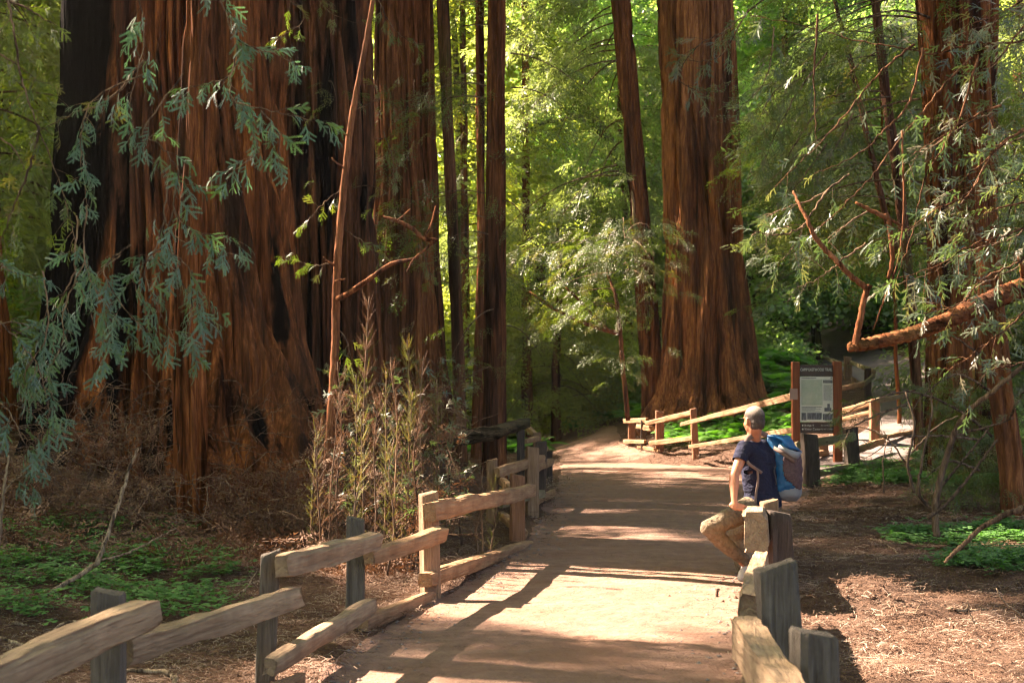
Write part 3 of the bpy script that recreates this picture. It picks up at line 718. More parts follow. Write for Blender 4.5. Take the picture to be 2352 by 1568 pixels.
crown(tD, -1.5, 22, 5, 13, 8, 1.2, 110, S['mid'], (.35, .6), r0=.7, thick=.01, per=12)
crown(tC, -2.7, 20, 2.8, 8, 9, 1.0, 111, S['mid'], (.35, .6), r0=.7, thick=.01, per=12, az=(3.6, 5.9))

# conifers and broad-leaved trees that fill the distance
FARK = {'c': ('conifer_tree', 'conifer', 'needle'), 'b': ('broadleaf_tree', 'tree', 'leaf')}
def far_tree(px, d, top, L, n, kind, seed, label, group=None, per=30, zlo=.6, rad=.16):
    rad = {1960.31: .05}.get(px + d / 100, rad); px = {1960.31: 2065}.get(px + d / 100, px)
    p = W(px, 905, d); g = gz(p.x, d); T = thing('conifer_tree' if kind in 'ch' else 'broadleaf_tree', label, 'conifer' if kind in 'ch' else 'broadleaf tree', (p.x, d, g), group)
    rng = random.Random(seed); mb = MB(); lx = rng.uniform(-.6, .6)
    ln = smooth_line([(p.x, d, g - .3), (p.x + lx * .3, d, g + top * .35), (p.x + lx * .5 + rng.uniform(-.2, .2), d, g + top * .7), (p.x + lx, d, g + top)], 6, .03, seed)
    tube(mb, ln, list(np.linspace(rad, rad * .25, len(ln))), 8, .1, seed); mb.build('trunk', M['barkC'] if kind in 'ch' else M['moss'], T)
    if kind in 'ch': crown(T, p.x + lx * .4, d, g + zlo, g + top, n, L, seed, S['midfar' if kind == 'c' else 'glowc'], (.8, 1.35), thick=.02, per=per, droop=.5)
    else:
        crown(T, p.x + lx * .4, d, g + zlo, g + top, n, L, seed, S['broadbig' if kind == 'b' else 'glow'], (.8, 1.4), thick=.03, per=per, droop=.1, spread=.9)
    return T
ft = [
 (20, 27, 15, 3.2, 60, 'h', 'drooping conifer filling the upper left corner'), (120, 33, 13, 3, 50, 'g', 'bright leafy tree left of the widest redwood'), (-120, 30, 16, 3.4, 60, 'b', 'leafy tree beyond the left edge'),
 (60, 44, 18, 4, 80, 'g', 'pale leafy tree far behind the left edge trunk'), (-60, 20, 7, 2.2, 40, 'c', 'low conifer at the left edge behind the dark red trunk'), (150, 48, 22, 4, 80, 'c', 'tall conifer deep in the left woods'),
 (1070, 42, 20, 3.6, 90, 'g', 'yellow green tree with painted sun glow in the gap right of the giants'), (1085, 56, 24, 4.5, 90, 'g', 'second tree with painted sun glow deeper in the gap'), (1190, 48, 9, 3.2, 70, 'c', 'bushy conifer behind the bend of the path'),
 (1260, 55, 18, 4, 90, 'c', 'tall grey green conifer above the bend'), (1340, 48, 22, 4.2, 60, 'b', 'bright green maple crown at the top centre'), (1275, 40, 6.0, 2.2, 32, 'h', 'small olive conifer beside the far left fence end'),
 (1400, 60, 24, 5, 100, 'b', 'broad leafy tree behind the leaning redwood'), (1450, 46, 12, 3, 60, 'c', 'dark conifer close behind the leaning redwood'), 
 (1800, 52, 11, 3.2, 34, 'b', 'green leafy tree right of the big tawny redwood'), (1880, 44, 7, 2.4, 34, 'b', 'bushy tree above the climbing trail'), (1960, 56, 15, 4.2, 56, 'b', 'leafy tree high on the right hand slope'),
 (2080, 50, 14, 4, 90, 'b', 'luminous green tree left of the thick shaggy redwood'), (2200, 56, 16, 4.5, 80, 'b', 'leafy tree behind the thick shaggy redwood'), (2330, 44, 13, 3.8, 80, 'b', 'bright green tree at the upper right edge'),
 (2420, 32, 12, 3.4, 60, 'c', 'conifer beyond the right edge'), (1960, 31, 9, 2.6, 50, 'c', 'yellow tipped conifer left of the bent thin stem'),
 (2455, 25, 5, 1.5, 40, 'c', 'low conifer behind the lower right trunks')]
ZLO = {1340.48: 5, 1400.60: 5, 1800.52: 4.0, 1260.55: 2.5, 1960.31: 4.6, 1835.42: 4.0, 1880.44: 1.2, 1450.46: 2.0}
for i, (px, d, top, L, n, k, lb) in enumerate(ft): far_tree(px, d, top, L, n, k, 200 + i, lb, per=26 if k == 'c' else 20, zlo=ZLO.get(px + d / 100, .6))

# a far wood that reads as one mass
rng = np.random.RandomState(5)
n = 15000
xx = rng.uniform(-42, 46, n); yy = rng.uniform(58, 105, n); zz = base_z(xx, yy) + rng.uniform(0, 1, n) ** 1.3 * 13
D = np.stack([rng.normal(0, 1, n), -np.abs(rng.normal(.6, .6, n)), rng.uniform(-.8, .2, n)], 1)
px_, py_ = proj(np.stack([xx, yy, zz], -1)); keep = (px_ > -500) & (px_ < 2850) & (py_ > -200)
o = scatter('distant_woodland', S['broadbig'], np.stack([xx, yy, zz], -1)[keep], dir_rot(D, rng.uniform(-1, 1, n))[keep], rng.uniform(2.0, 3.6, n)[keep]); tag(o, 'hazy mass of distant green woodland filling the background')

# undergrowth on the banks
def ground_scatter(name, label, coll, n, box, sc, seed, zoff=(0, 0), mask=None, tilt=.3, cols=None, flatroll=False, up=True, kind='stuff'):
    rg = np.random.RandomState(seed); x = rg.uniform(box[0], box[1], n); y = rg.uniform(box[2], box[3], n)
    k = np.ones(n, bool)
    if mask is not None: k &= mask(x, y, rg)
    x, y = x[k], y[k]
    if zoff[1] > .04 or 'fern' in name:
        px, py = proj(np.stack([x, y, ground_z(x, y)], -1)); k2 = ~((px > 1838) & (px < 2150) & (py > 792)); x, y = x[k2], y[k2]
    z = ground_z(x, y) + rg.uniform(zoff[0], zoff[1], len(x)); m = len(x)
    rot = np.stack([rg.uniform(-tilt, tilt, m), rg.uniform(-tilt, tilt, m), rg.uniform(0, 6.283, m)], 1)
    o = scatter(name, coll, np.stack([x, y, z], 1), rot, rg.uniform(sc[0], sc[1], m), kind=None)
    if o: tag(o, label, kind=kind)
    return o
def inpx(poly):
    """mask: ground point seen inside a picture polygon"""
    poly = np.array(poly, float)
    def f(x, y, rg=None):
        px, py = proj(np.stack([x, y, ground_z(x, y)], -1)); c = np.zeros(len(px), bool); j = len(poly) - 1
        for i in range(len(poly)):
            a, b = poly[i], poly[j]; hit = ((a[1] > py) != (b[1] > py)) & (px < (b[0] - a[0]) * (py - a[1]) / (b[1] - a[1] + 1e-9) + a[0]); c ^= hit; j = i
        return c
    return f
off = lambda lo: (lambda x, y, rg: on_path(x, y) > lo)
ground_scatter('undergrowth', 'dense green shrubs and brambles covering the right hand slope', S['broad'], 15000, (2.5, 24, 37, 62), (1.0, 2.0), 31, (.0, .6), lambda x, y, rg: (on_path(x, y) > .5) & (np.hypot(x - 5.1, y - 36) > 2.6) & ((x > 7.6) | (y > 43)) & (y > 40 - (x > 11) * 3))
ground_scatter('bank_foliage', 'leafy shrubs on the bank behind the bend of the path', S['broad'], 7000, (-12, 5.0, 40, 60), (.8, 1.5), 32, (.0, .9), lambda x, y, rg: (on_path(x, y) > .3) & (np.hypot(x - 5.1, y - 36) > 3.2))
ground_scatter('left_bank_foliage', 'pale brush on the bank behind the left giants', S['broad'], 6000, (-16, -2.5, 24, 46), (.9, 1.6), 33, (.0, 1.5), None)
ground_scatter('right_foliage', 'shaded brush on the rise behind the right hand trunks', S['broad'], 3600, (7.5, 14, 17, 30), (.7, 1.3), 34, (.0, .8), lambda x, y, rg: (on_path(x, y) > .7) & (1176 + FPX * x / y > 2210))
ground_scatter('spray_undergrowth', 'redwood sprays growing low behind the bend', S['midfar'], 2600, (-6, 4.6, 38, 52), (.5, .9), 35, (.2, 1.8), off(.4), .8)

ground_scatter('left_brush', 'yellow green brush with painted sun glow behind the left edge trunk', S['glow'], 8000, (-17, -5.2, 22, 46), (.4, .8), 36, (.2, 5.5), None, .8)
ground_scatter('gap_brush', 'undergrowth with painted sun glow in the gap between the giants and the roadside redwood', S['glow'], 2200, (-4.5, -.4, 43, 56), (.6, 1.0), 37, (.2, 5), off(.5), .8)
# ------------------------------------------------------------------ unseen canopy added to shade the glade, gaps shaped to place sun patches
GAPS = [[(1235, 1052), (1300, 1020), (1420, 1022), (1450, 1046), (1350, 1056)], [(1110, 1396), (1230, 1376), (1450, 1372), (1640, 1368), (1700, 1360), (1702, 1460), (1600, 1466), (1480, 1462), (1330, 1424), (1200, 1408)],
        [(838, 1568), (872, 1512), (985, 1512), (960, 1590)], [(1015, 1590), (1050, 1524), (1165, 1540), (1150, 1600)],
        [(1290, 1090), (1420, 1082), (1590, 1096), (1560, 1112), (1330, 1108)], [(1290, 1064), (1500, 1058), (1660, 1066), (1600, 1076), (1300, 1074)],
        [(1300, 1296), (1400, 1288), (1480, 1300), (1440, 1320), (1330, 1318)], [(1330, 1200), (1420, 1198), (1400, 1208)], [(1440, 1262), (1520, 1258), (1500, 1272)], [(1560, 1330), (1640, 1318), (1660, 1332), (1590, 1342)], [(1490, 1238), (1570, 1236), (1600, 1250), (1520, 1256)],
        [(1400, 1170), (1490, 1166), (1480, 1176), (1410, 1178)], [(1300, 1130), (1400, 1128), (1380, 1138)],
        [(1940, 1372), (2060, 1380), (2200, 1402), (2400, 1432), (2560, 1470), (2560, 1550), (2300, 1540), (2180, 1508), (2080, 1478), (1975, 1446)],
        [(1830, 1370), (1925, 1360), (1915, 1425), (1835, 1440)], [(2140, 1520), (2260, 1530), (2352, 1560), (2200, 1560)],
        [(1960, 1062), (2100, 1046), (2330, 1040), (2360, 1066), (2200, 1082), (2030, 1076)], [(1880, 1090), (1930, 1050), (1960, 1100), (1900, 1115)], [(2000, 1085), (2150, 1075), (2200, 1095), (2060, 1105)],
        [(1870, 1330), (1930, 1322), (1930, 1335), (1880, 1345)]]
def cap_list():
    w = lambda *a: np.array(W(*a)); return [
     (w(1740, 1160, 12.2), w(1727, 945, 12.2), .42), (w(1690, 1150, 12.0), w(1700, 1020, 12.0), .3), (w(1620, 1215, 11.9), w(1715, 1320, 12.1), .3), (w(1800, 1000, 12.4), w(1800, 1140, 12.4), .3),
     (w(1960, 795, 9.8), w(2400, 640, 10.2), .35), (w(1975, 700, 9.8), w(1850, 480, 9.8), .3),
     (w(772, 700, 14.2), w(850, 0, 14.2), .22), (w(790, 670, 14), w(1000, 500, 13.7), .3),
     (w(2352, 560, 10), w(2060, 640, 10), .5), (w(2050, 600, 10), w(2352, 420, 10), .4), (w(1750, 440, 16), w(1800, 260, 16), .8),
     (w(1035, 300, 22), w(1060, 930, 22), .25), (w(880, 900, 13), w(1000, 1000, 13), .4), (w(760, 1050, 12.5), w(780, 800, 12.5), .3),
     (w(1300, 620, 29), w(1200, 820, 29), 1.0), (w(1160, 900, 21), w(1160, 500, 21), .2), (w(1500, 1000, 33), w(1800, 930, 28), .3), (w(982, 1150, 10.8), w(1220, 1130, 15), .2), (w(1205, 1050, 18), w(1250, 990, 20), .2)]
CAPS = cap_list(); SUNV = np.array(TOSUN)
def canopy(seed=3):
    rg = np.random.RandomState(seed); P = []
    for H, n in ((14.5, 27000), (17.5, 27000)):
        gxx = rg.uniform(-20, 20, n); gyy = np.where(rg.rand(n) < .7, rg.uniform(-2.0, 36, n), rg.uniform(-26, 0, n)); gxx = np.where(gyy > 6, gxx * .72 + 2, gxx)
        h = H + rg.uniform(-1, 1, n) + np.clip(gyy - 22, 0, 99) * .22
        P.append(np.stack([gxx, gyy, 0 * gxx], 1) + SUNV[None] * (h / SUNV[2])[:, None])
    P = np.concatenate(P)
    G = P - SUNV[None] * (P[:, 2] / SUNV[2])[:, None]
    jx = (fbm(P[:, 0] * .9, P[:, 1] * .9, P[:, 2] * .4, 21) - .47) * .5; jy = (fbm(P[:, 0] * .9, P[:, 1] * .9, P[:, 2] * .4, 22) - .47) * .5
    px, py = proj(np.stack([G[:, 0] + jx, G[:, 1] + jy, 0 * jx], 1))
    keep = np.ones(len(P), bool); r = .28
    for poly in GAPS:
        poly = np.array(poly, float)
        # polygon on the ground, tested with the spray's own radius
        d = (HZ - poly[:, 1]); Yg = CAMZ * FPX / -d * -1 if False else CAMZ * FPX / (poly[:, 1] - HZ); Xg = (poly[:, 0] - 1176) / FPX * Yg
        pg = np.stack([Xg, Yg], 1); Q = np.stack([G[:, 0] + jx, G[:, 1] + jy], 1)
        ins = np.zeros(len(Q), bool); dist = np.full(len(Q), 1e9); j = len(pg) - 1
        for i in range(len(pg)):
            a, b = pg[i], pg[j]; ins ^= ((a[1] > Q[:, 1]) != (b[1] > Q[:, 1])) & (Q[:, 0] < (b[0] - a[0]) * (Q[:, 1] - a[1]) / (b[1] - a[1] + 1e-9) + a[0])
            ab = b - a; t = np.clip(((Q - a) @ ab) / (ab @ ab + 1e-9), 0, 1); dist = np.minimum(dist, np.hypot(*(Q - a - t[:, None] * ab).T)); j = i
        keep &= ~(ins | (dist < r * 1.3))
    rg2 = np.random.RandomState(77)
    for i in range(46):
        cy_ = rg2.uniform(11.5, 34); l_, r_ = edges(cy_); cx_ = rg2.uniform(l_, r_ + .5); Q = np.stack([G[:, 0] + jx, G[:, 1] + jy], 1)
        keep &= ~((((Q[:, 0] - cx_) / rg2.uniform(.5, 1.0)) ** 2 + ((Q[:, 1] - cy_) / rg2.uniform(.25, .45)) ** 2) < 1)
    for a, b, rad in CAPS:
        # distance from the sun ray through each canopy point to the segment
        u = b - a; w0 = P - a; A = u @ u; B = u @ SUNV; D = w0 @ u; E = w0 @ SUNV; den = A - B * B
        t = np.clip((D - B * E) / den, 0, 1); q = w0 - t[:, None] * u; q = q - (q @ SUNV)[:, None] * SUNV; keep &= np.linalg.norm(q, axis=1) > rad * .9 + r * 1.2
    m = fbm(P[:, 0] * .55, P[:, 1] * .55, P[:, 2] * .3, 31, 3) ; keep &= ~((m > .60) & (G[:, 1] > 12) & (rg.rand(len(P)) < .85))
    # never inside the trunks' own sunlit gap list; outside the near shade region the canopy thins out
    return P[keep]
CPts = canopy()
own = [t for t in TREES if t[0].name.startswith('redwood_tree')][:18]
ox = np.array([t[1] for t in own]); oy = np.array([t[2] for t in own])
near = np.argmin(np.hypot(CPts[:, None, 0] - ox, CPts[:, None, 1] - oy), 1)
for k, t in enumerate(own):
    P = CPts[near == k]
    if len(P) < 5: continue
    rg = np.random.RandomState(60 + k); D = P - np.array([ox[k], oy[k], P[:, 2].mean() + 2]); D = D / np.linalg.norm(D, axis=1)[:, None] + rg.normal(0, .4, P.shape)
    scatter('shade_canopy', S['midfar'], P, dir_rot(D, rg.uniform(-.5, .5, len(P))), rg.uniform(.65, 1.0, len(P)), t[0])  # added shade foliage above the frame, parented to the nearest trunk
# ------------------------------------------------------------------ split rail fences
def wood(name, a, b, c, gs=1.0, lichen=0.0, knots=True):
    q = NT(name); v = q.map((2.2 * gs, 22 * gs, 22 * gs)); v2 = q.map((5 * gs, 90 * gs, 90 * gs)); u = q.map((3, 3, 3))
    n1 = q.noise(v, 1, 5, .6, .6); n2 = q.noise(v2, 1, 4, .65, .2); n3 = q.noise(u, 1.4, 5, .6)
    col = q.ramp(n1, [(.28, a), (.5, b), (.74, c)])
    col = q.mix(.4, col, q.ramp(n2, [(.3, [t * .5 for t in b]), (.5, b), (.8, [min(1, t * 1.3) for t in c])]))
    col = q.mix(q.ramp(n3, [(.48, (0, 0, 0)), (.66, (.5,) * 3)]), col, [t * .55 for t in b])
    if knots:
        k = q.voro(q.map((3.5, 7, 7)), 1.1); col = q.mix(q.ramp(k, [(0, (.9,) * 3), (.09, (.7,) * 3), (.14, (0, 0, 0))]), col, [t * .3 for t in a])
    if lichen:
        n4 = q.noise(q.map((6, 12, 12)), 1, 5, .6); col = q.mix(q.ramp(n4, [(.52, (0, 0, 0)), (.68, (lichen,) * 3)]), col, (.15, .17, .06))
    bb = q.bump(n2, 1.0, .012); bb = q.bump(n1, .9, .03, bb)
    return q.fin(col, .85, bb, .2)
M['rail'] = wood('split_rail_wood', (.15, .075, .035), (.33, .19, .10), (.48, .32, .19), knots=False)
M['rail2'] = wood('split_rail_brown', (.15, .08, .04), (.30, .175, .095), (.42, .265, .16), 1.1, knots=False)
M['rail3'] = wood('split_rail_mossy', (.12, .09, .05), (.24, .19, .11), (.36, .30, .2), 1, .6)
M['rail0'] = wood('split_rail_pale', (.13, .085, .052), (.30, .20, .122), (.46, .335, .22), .8, knots=False)
def post_mat(name, *a, **k):
    m = wood(name, *a, **k)
    for n in m.node_tree.nodes:
        if n.type == 'MAPPING':
            s = n.inputs['Scale'].default_value; n.inputs['Scale'].default_value = (s[1], s[2], s[0])
    return m
M['postg'] = post_mat('weathered_grey_post', (.045, .036, .027), (.115, .094, .074), (.21, .18, .148), knots=False)
M['postb'] = post_mat('brown_post', (.13, .075, .045), (.27, .165, .10), (.40, .26, .165), knots=False)
M['postd'] = post_mat('dark_post', (.035, .026, .022), (.075, .055, .045), (.14, .105, .085), knots=False)
M['postr'] = post_mat('reddish_post', (.13, .06, .035), (.27, .125, .07), (.36, .19, .11), knots=False)

def rail_mesh(p0, p1, h, w, seed, mat, parent, name='rail', jag=1.0, h1=None, w1=None, label=None, bend=0.0, n=26):
    """a split log between two points, own axis along local X"""
    p0, p1 = Vector(p0), Vector(p1); ax = p1 - p0; L = ax.length; h1 = h1 or h; w1 = w1 or w
    rr = random.Random(seed); V = []; F = []; m = 16
    base = []
    for k in range(m):      # rounded rectangle with uneven corners
        a = 2 * math.pi * (k + .5) / m; cx = math.copysign(abs(math.cos(a)) ** .28, math.cos(a)); cz = math.copysign(abs(math.sin(a)) ** .28, math.sin(a))
        base.append((cx * .5 * rr.uniform(.88, 1.06), cz * .5 * rr.uniform(.88, 1.06)))
    tw = rr.uniform(-.16, .16)
    for i in range(n + 1):
        t = i / n; x = L * t; hh = h + (h1 - h) * t; ww = w + (w1 - w) * t
        e = min(t, 1 - t) * L; sh = 1 - .10 * max(0, 1 - e / .04)
        top = (float(vn(x * 2.2, seed, 0, 3)) - .5) * .30 * jag + (.12 * jag if vn(x * 1.1, seed * 1.7, 0, 4) > .55 else 0)
        bot = (float(vn(x * 2.6, seed, 5, 3)) - .5) * .28 * jag; sd = (float(vn(x * 2.0, seed, 9, 3)) - .5) * .25 * jag
        a = tw * (t - .5) * 2
        for k, (cx, cz) in enumerate(base):
            f = 1 + .10 * (float(vn(x * 7, k * 1.3, seed, 7)) - .5) * jag * 2 + .07 * (float(vn(x * 1.2, k * 4.1, seed, 17)) - .5) * 2
            yy = cx * ww * sh * f + sd * ww * .5; zz = cz * hh * sh * f + (top * hh * .5 if cz > 0 else bot * hh * .5)
            xx = x + (.012 * rr.uniform(-1, 1) if 0 < i < n else .02 * rr.uniform(-1, 1)) 
            V.append((xx, yy * math.cos(a) - zz * math.sin(a), yy * math.sin(a) + zz * math.cos(a) + bend * math.sin(math.pi * t)))
    for i in range(n):
        for k in range(m): F.append((i * m + k, i * m + (k + 1) % m, (i + 1) * m + (k + 1) % m, (i + 1) * m + k))
    F.append(tuple(range(m - 1, -1, -1))); F.append(tuple(range(n * m, (n + 1) * m)))
    o = mesh(name, V, F, mat, None, True); set_auto(o)
    q = ax.to_track_quat('X', 'Z'); o.location = p0 - parent.location; o.rotation_euler = q.to_euler(); o.parent = parent
    if label: o['label'] = label
    return o
def set_auto(o, ang=38):
    me = o.data
    try: me.set_sharp_from_angle(angle=math.radians(ang))
    except Exception: pass
def post_mesh(top, w, dp, base_z, seed, mat, parent, rot=0.0, name='post', label=None, lean=(0, 0), rough=1.0):
    """top = top centre; runs down below the ground"""
    rr = random.Random(seed); V = []; F = []; m = 16; H = top.z - base_z + .25; n = 14
    prof = []
    for k in range(m):
        a = 2 * math.pi * (k + .5) / m; prof.append((math.copysign(abs(math.cos(a)) ** .3, math.cos(a)) * w / 2, math.copysign(abs(math.sin(a)) ** .3, math.sin(a)) * dp / 2))
    for i in range(n + 2):
        t = min(1, i / n); z = -H + H * t; s = 1 + (.05 * (1 - t)); 
        if i == n: s = 1.0; z = -.012
        if i == n + 1: s = .93; z = 0
        for k, (x, y) in enumerate(prof):
            d = 1 + .07 * rough * (float(vn(k * .9, seed, z * 3, 5)) - .5) * 2 - (.10 * rough if (k + seed) % 7 == 0 and i < n - 1 else 0)
            x2 = x * s * d; y2 = y * s * d; c_, s_ = math.cos(rot), math.sin(rot)
            tz = z + ((rr.uniform(-.006, .006) + .03 * rough * (x / w) * math.sin(seed)) if i >= n else 0)
            V.append((x2 * c_ - y2 * s_ + lean[0] * z, x2 * s_ + y2 * c_ + lean[1] * z, tz))
    for i in range(n + 1):
        for k in range(m): F.append((i * m + k, i * m + (k + 1) % m, (i + 1) * m + (k + 1) % m, (i + 1) * m + k))
    c = len(V); V.append((lean[0] * 0, 0, .002)); [F.append(((n + 1) * m + k, (n + 1) * m + (k + 1) % m, c)) for k in range(m)]
    o = mesh(name, V, F, mat, None, True); set_auto(o, 35); o.location = top - parent.location; o.parent = parent
    if label: o['label'] = label
    return o
def fence(label, px_posts, px_rails, loc, cat='fence', name='split_rail_fence'):
    T = thing(name, label, cat, loc)
    for i, (x, y, d, wpx, mt, kw) in enumerate(px_posts):
        p = W(x, y, d); w = wpx / FPX * d; post_mesh(p, w, kw.pop('dp', w * 1.05), min(gz(p.x, p.y), p.z - .4), 11 + i * 3, M[mt], T, **kw)
    for i, (a, b, h0, h1, mt, kw) in enumerate(px_rails):
        P0, P1 = W(*a), W(*b); H0 = h0 / FPX * a[2] * .86; H1 = h1 / FPX * b[2] * .86; wf = kw.pop('wf', .75)
        rail_mesh(P0, P1, H0, H0 * wf, int(abs(a[0]) + b[1]), M[mt], T, h1=H1, w1=H1 * wf, **kw)
    return T
# left fence, near to far
fence('long split rail fence along the left edge of the path, foreground to bend',
 [(250, 1357, 6.15, 70, 'postg', dict(lean=(.0, 0), rot=.1, label='weathered grey post nearest the camera')), (622, 1268, 7.85, 44, 'postg', dict(lean=(.04, 0), rot=.15)), (817, 1190, 9.55, 41, 'postg', dict(rot=.1, label='grey post with a flat bluish top')),
  (983, 1131, 11.1, 39, 'postb', dict(rot=.35, lean=(-.03, 0))), (1188, 1090, 15.5, 32, 'postr', dict(rot=.15)), (1130, 1055, 17.2, 24, 'postb', dict()), (1222, 1026, 18.4, 28, 'postb', dict(rot=.2)),
  (1243, 1014, 20.4, 27, 'postd', dict(lean=(.03, 0))), (1196, 986, 21.4, 18, 'postd', dict()), (1233, 993, 23.2, 18, 'postb', dict()), (1262, 1036, 24.6, 14, 'postd', dict())],
 [((-190, 1640, 4.75), (347, 1404, 6.0), 100, 72, 'rail0', dict(jag=1.1, wf=1.0, label='thick pale rail nearest the camera')), ((282, 1492, 6.3), (683, 1366, 7.7), 76, 52, 'rail0', dict(jag=1.5)), ((645, 1302, 7.65), (865, 1240, 9.4), 62, 48, 'rail0', dict(jag=.8)),
  ((846, 1280, 9.4), (1018, 1224, 10.95), 47, 42, 'rail', dict(jag=.6)), ((986, 1176, 10.85), (1223, 1126, 15.2), 48, 31, 'rail', dict(jag=1.1)), ((613, 1600, 7.2), (690, 1560, 7.75), 52, 45, 'rail2', dict(jag=.7)),
  ((618, 1532, 7.3), (853, 1392, 9.35), 54, 42, 'rail0', dict(jag=.7)), ((835, 1432, 9.4), (992, 1370, 11.0), 42, 34, 'rail2', dict(jag=.5)), ((976, 1332, 10.9), (1214, 1252, 15.3), 44, 27, 'rail', dict(jag=.5, wf=.95)),
  ((1142, 1086, 17.0), (1246, 1053, 19.2), 25, 22, 'rail', dict(jag=.9)), ((1226, 1076, 19.2), (1268, 1060, 21.4), 21, 17, 'rail', dict(jag=.9)), ((1150, 1158, 17.0), (1248, 1132, 19.2), 20, 20, 'rail3', dict(jag=.8)), ((1228, 1154, 19.2), (1272, 1130, 21.6), 18, 16, 'rail', dict()),
  ((1150, 1100, 17.3), (1178, 1130, 15.9), 22, 26, 'rail', dict()), ((1150, 1182, 17.3), (1205, 1228, 15.5), 22, 26, 'rail', dict()), ((1206, 1014, 21.6), (1240, 1006, 23.4), 13, 13, 'rail', dict()), ((1236, 1004, 23.2), (1214, 985, 26.5), 13, 16, 'rail', dict()), ((1208, 1040, 21.6), (1256, 1030, 24.4), 14, 12, 'rail', dict())],
 (-1.0, 10, 0))
# right fence beside the man
fence('near right split rail fence with heavy grey posts that the man sits on',
 [(1869, 1450, 5.25, 94, 'postg', dict(rot=.12, label='squat grey post with a flat bluish top, nearest the camera')), (1781, 1296, 6.6, 90, 'postg', dict(rot=.05, lean=(-.06, 0), rough=1.5, dp=.14, label='broad hewn grey post')), (1787, 1176, 10.9, 52, 'postd', dict(rot=.1, lean=(-.03, 0), label='dark brown post')),
  (1766, 1149, 11.75, 38, 'postb', dict(rot=.1, label='pale topped post by the hip of the man'))],
 [((1706, 1458, 6.55), (1835, 1640, 4.6), 118, 140, 'rail0', dict(wf=.62, jag=1.0, label='pale rail falling toward the camera')), ((1718, 1395, 6.9), (1750, 1286, 9.9), 84, 52, 'rail0', dict(wf=.72, jag=.8)),
  ((1735, 1222, 10.3), (1752, 1186, 13.9), 112, 40, 'rail0', dict(wf=.62, jag=.9, label='thick log rail the man sits on')), ((1706, 1620, 6.6), (1750, 1420, 9.9), 52, 40, 'rail2', dict(wf=.7)), ((1752, 1360, 10.2), (1768, 1278, 13.6), 34, 26, 'rail2', dict(wf=.7))],
 (1.6, 9, 0))
# far fence by the big tawny redwood
fence('far reddish split rail fence in front of the big tawny redwood',
 [(1451, 968, 34.5, 16, 'postr', dict()), (1478, 962, 33.8, 13, 'postd', dict()), (1515, 944, 33.2, 19, 'postr', dict()), (1592, 938, 32.0, 15, 'postr', dict(lean=(-.05, 0))), (1722, 985, 29.6, 15, 'postr', dict(label='short stub post'))],
 [((1434, 967, 34.6), (1486, 964, 33.6), 11, 12, 'rail', dict(jag=1)), ((1484, 972, 33.5), (1590, 948, 32.0), 13, 13, 'rail', dict(jag=1)), ((1464, 979, 34.0), (1512, 985, 33.2), 12, 12, 'rail', dict(jag=1)), ((1434, 1013, 34.6), (1482, 1014, 33.6), 11, 11, 'rail', dict(jag=.8)),
  ((1494, 1018, 33.2), (1592, 1006, 32.0), 15, 14, 'rail', dict(jag=1)), ((1466, 1025, 34.0), (1514, 1034, 33.0), 10, 10, 'rail', dict()), ((1564, 974, 31.8), (1828, 908, 27.3), 10, 19, 'rail2', dict(jag=.4)), ((1584, 1026, 31.7), (1830, 986, 27.3), 10, 15, 'rail2', dict(jag=.4))],
 (4, 32, .2))
# fence at the foot of the side trail
fence('dark posted split rail fence at the foot of the side trail',
 [(1858, 996, 24.3, 34, 'postd', dict(rot=.1, lean=(-.05, 0), label='charred black post')), (1952, 980, 25.6, 30, 'postd', dict(rot=.1, lean=(-.06, 0))), (1892, 1016, 27.6, 19, 'postb', dict()), (2008, 916, 28.5, 21, 'postr', dict(label='orange brown post'))],
 [((1828, 1024, 25.0), (1963, 1001, 25.4), 22, 22, 'rail3', dict(jag=.6)), ((1868, 1090, 24.6), (1946, 1072, 25.4), 20, 17, 'rail3', dict(jag=.5)), ((1830, 1050, 26.8), (1900, 1040, 27.6), 14, 16, 'rail', dict()), ((1950, 1040, 26), (2030, 1012, 27.5), 18, 15, 'rail', dict(jag=.9)),
  ((1866, 1112, 24.5), (1836, 1118, 25), 14, 12, 'rail3', dict()), ((1908, 953, 29.5), (2010, 922, 28.6), 16, 14, 'rail', dict(jag=.9)), ((1930, 964, 29.3), (2004, 946, 28.6), 12, 12, 'rail2', dict(jag=.9)), ((2014, 920, 28.4), (2130, 899, 31), 13, 11, 'rail3', dict()), ((2018, 1006, 28.4), (2140, 984, 30.5), 12, 11, 'rail', dict())],
 (6, 26, .1))
# fence along the upper side trail
fence('upper split rail fence bordering the climbing side trail behind the notice board',
 [(1845, 792, 46.5, 12, 'postd', dict()), (1882, 811, 43.0, 14, 'postd', dict()), (1947, 819, 37.5, 16, 'postb', dict()), (1993, 846, 34.0, 14, 'postd', dict()), (1961, 868, 36.0, 10, 'postb', dict())],
 [((1882, 817, 42.8), (1950, 842, 37.3), 9, 10, 'rail3', dict(jag=.5, label='rail green with moss')), ((1952, 831, 37.6), (2008, 853, 33.7), 11, 12, 'rail3', dict(jag=.5)), ((1845, 800, 46.4), (1884, 812, 43.2), 7, 8, 'rail3', dict()), ((1930, 893, 31.5), (1984, 880, 33.2), 13, 12, 'rail', dict()), ((1978, 888, 33.2), (2008, 862, 33.8), 11, 10, 'rail3', dict()), ((1880, 838, 42.8), (1950, 868, 37.4), 8, 8, 'rail3', dict())],
 (9, 38, 2))

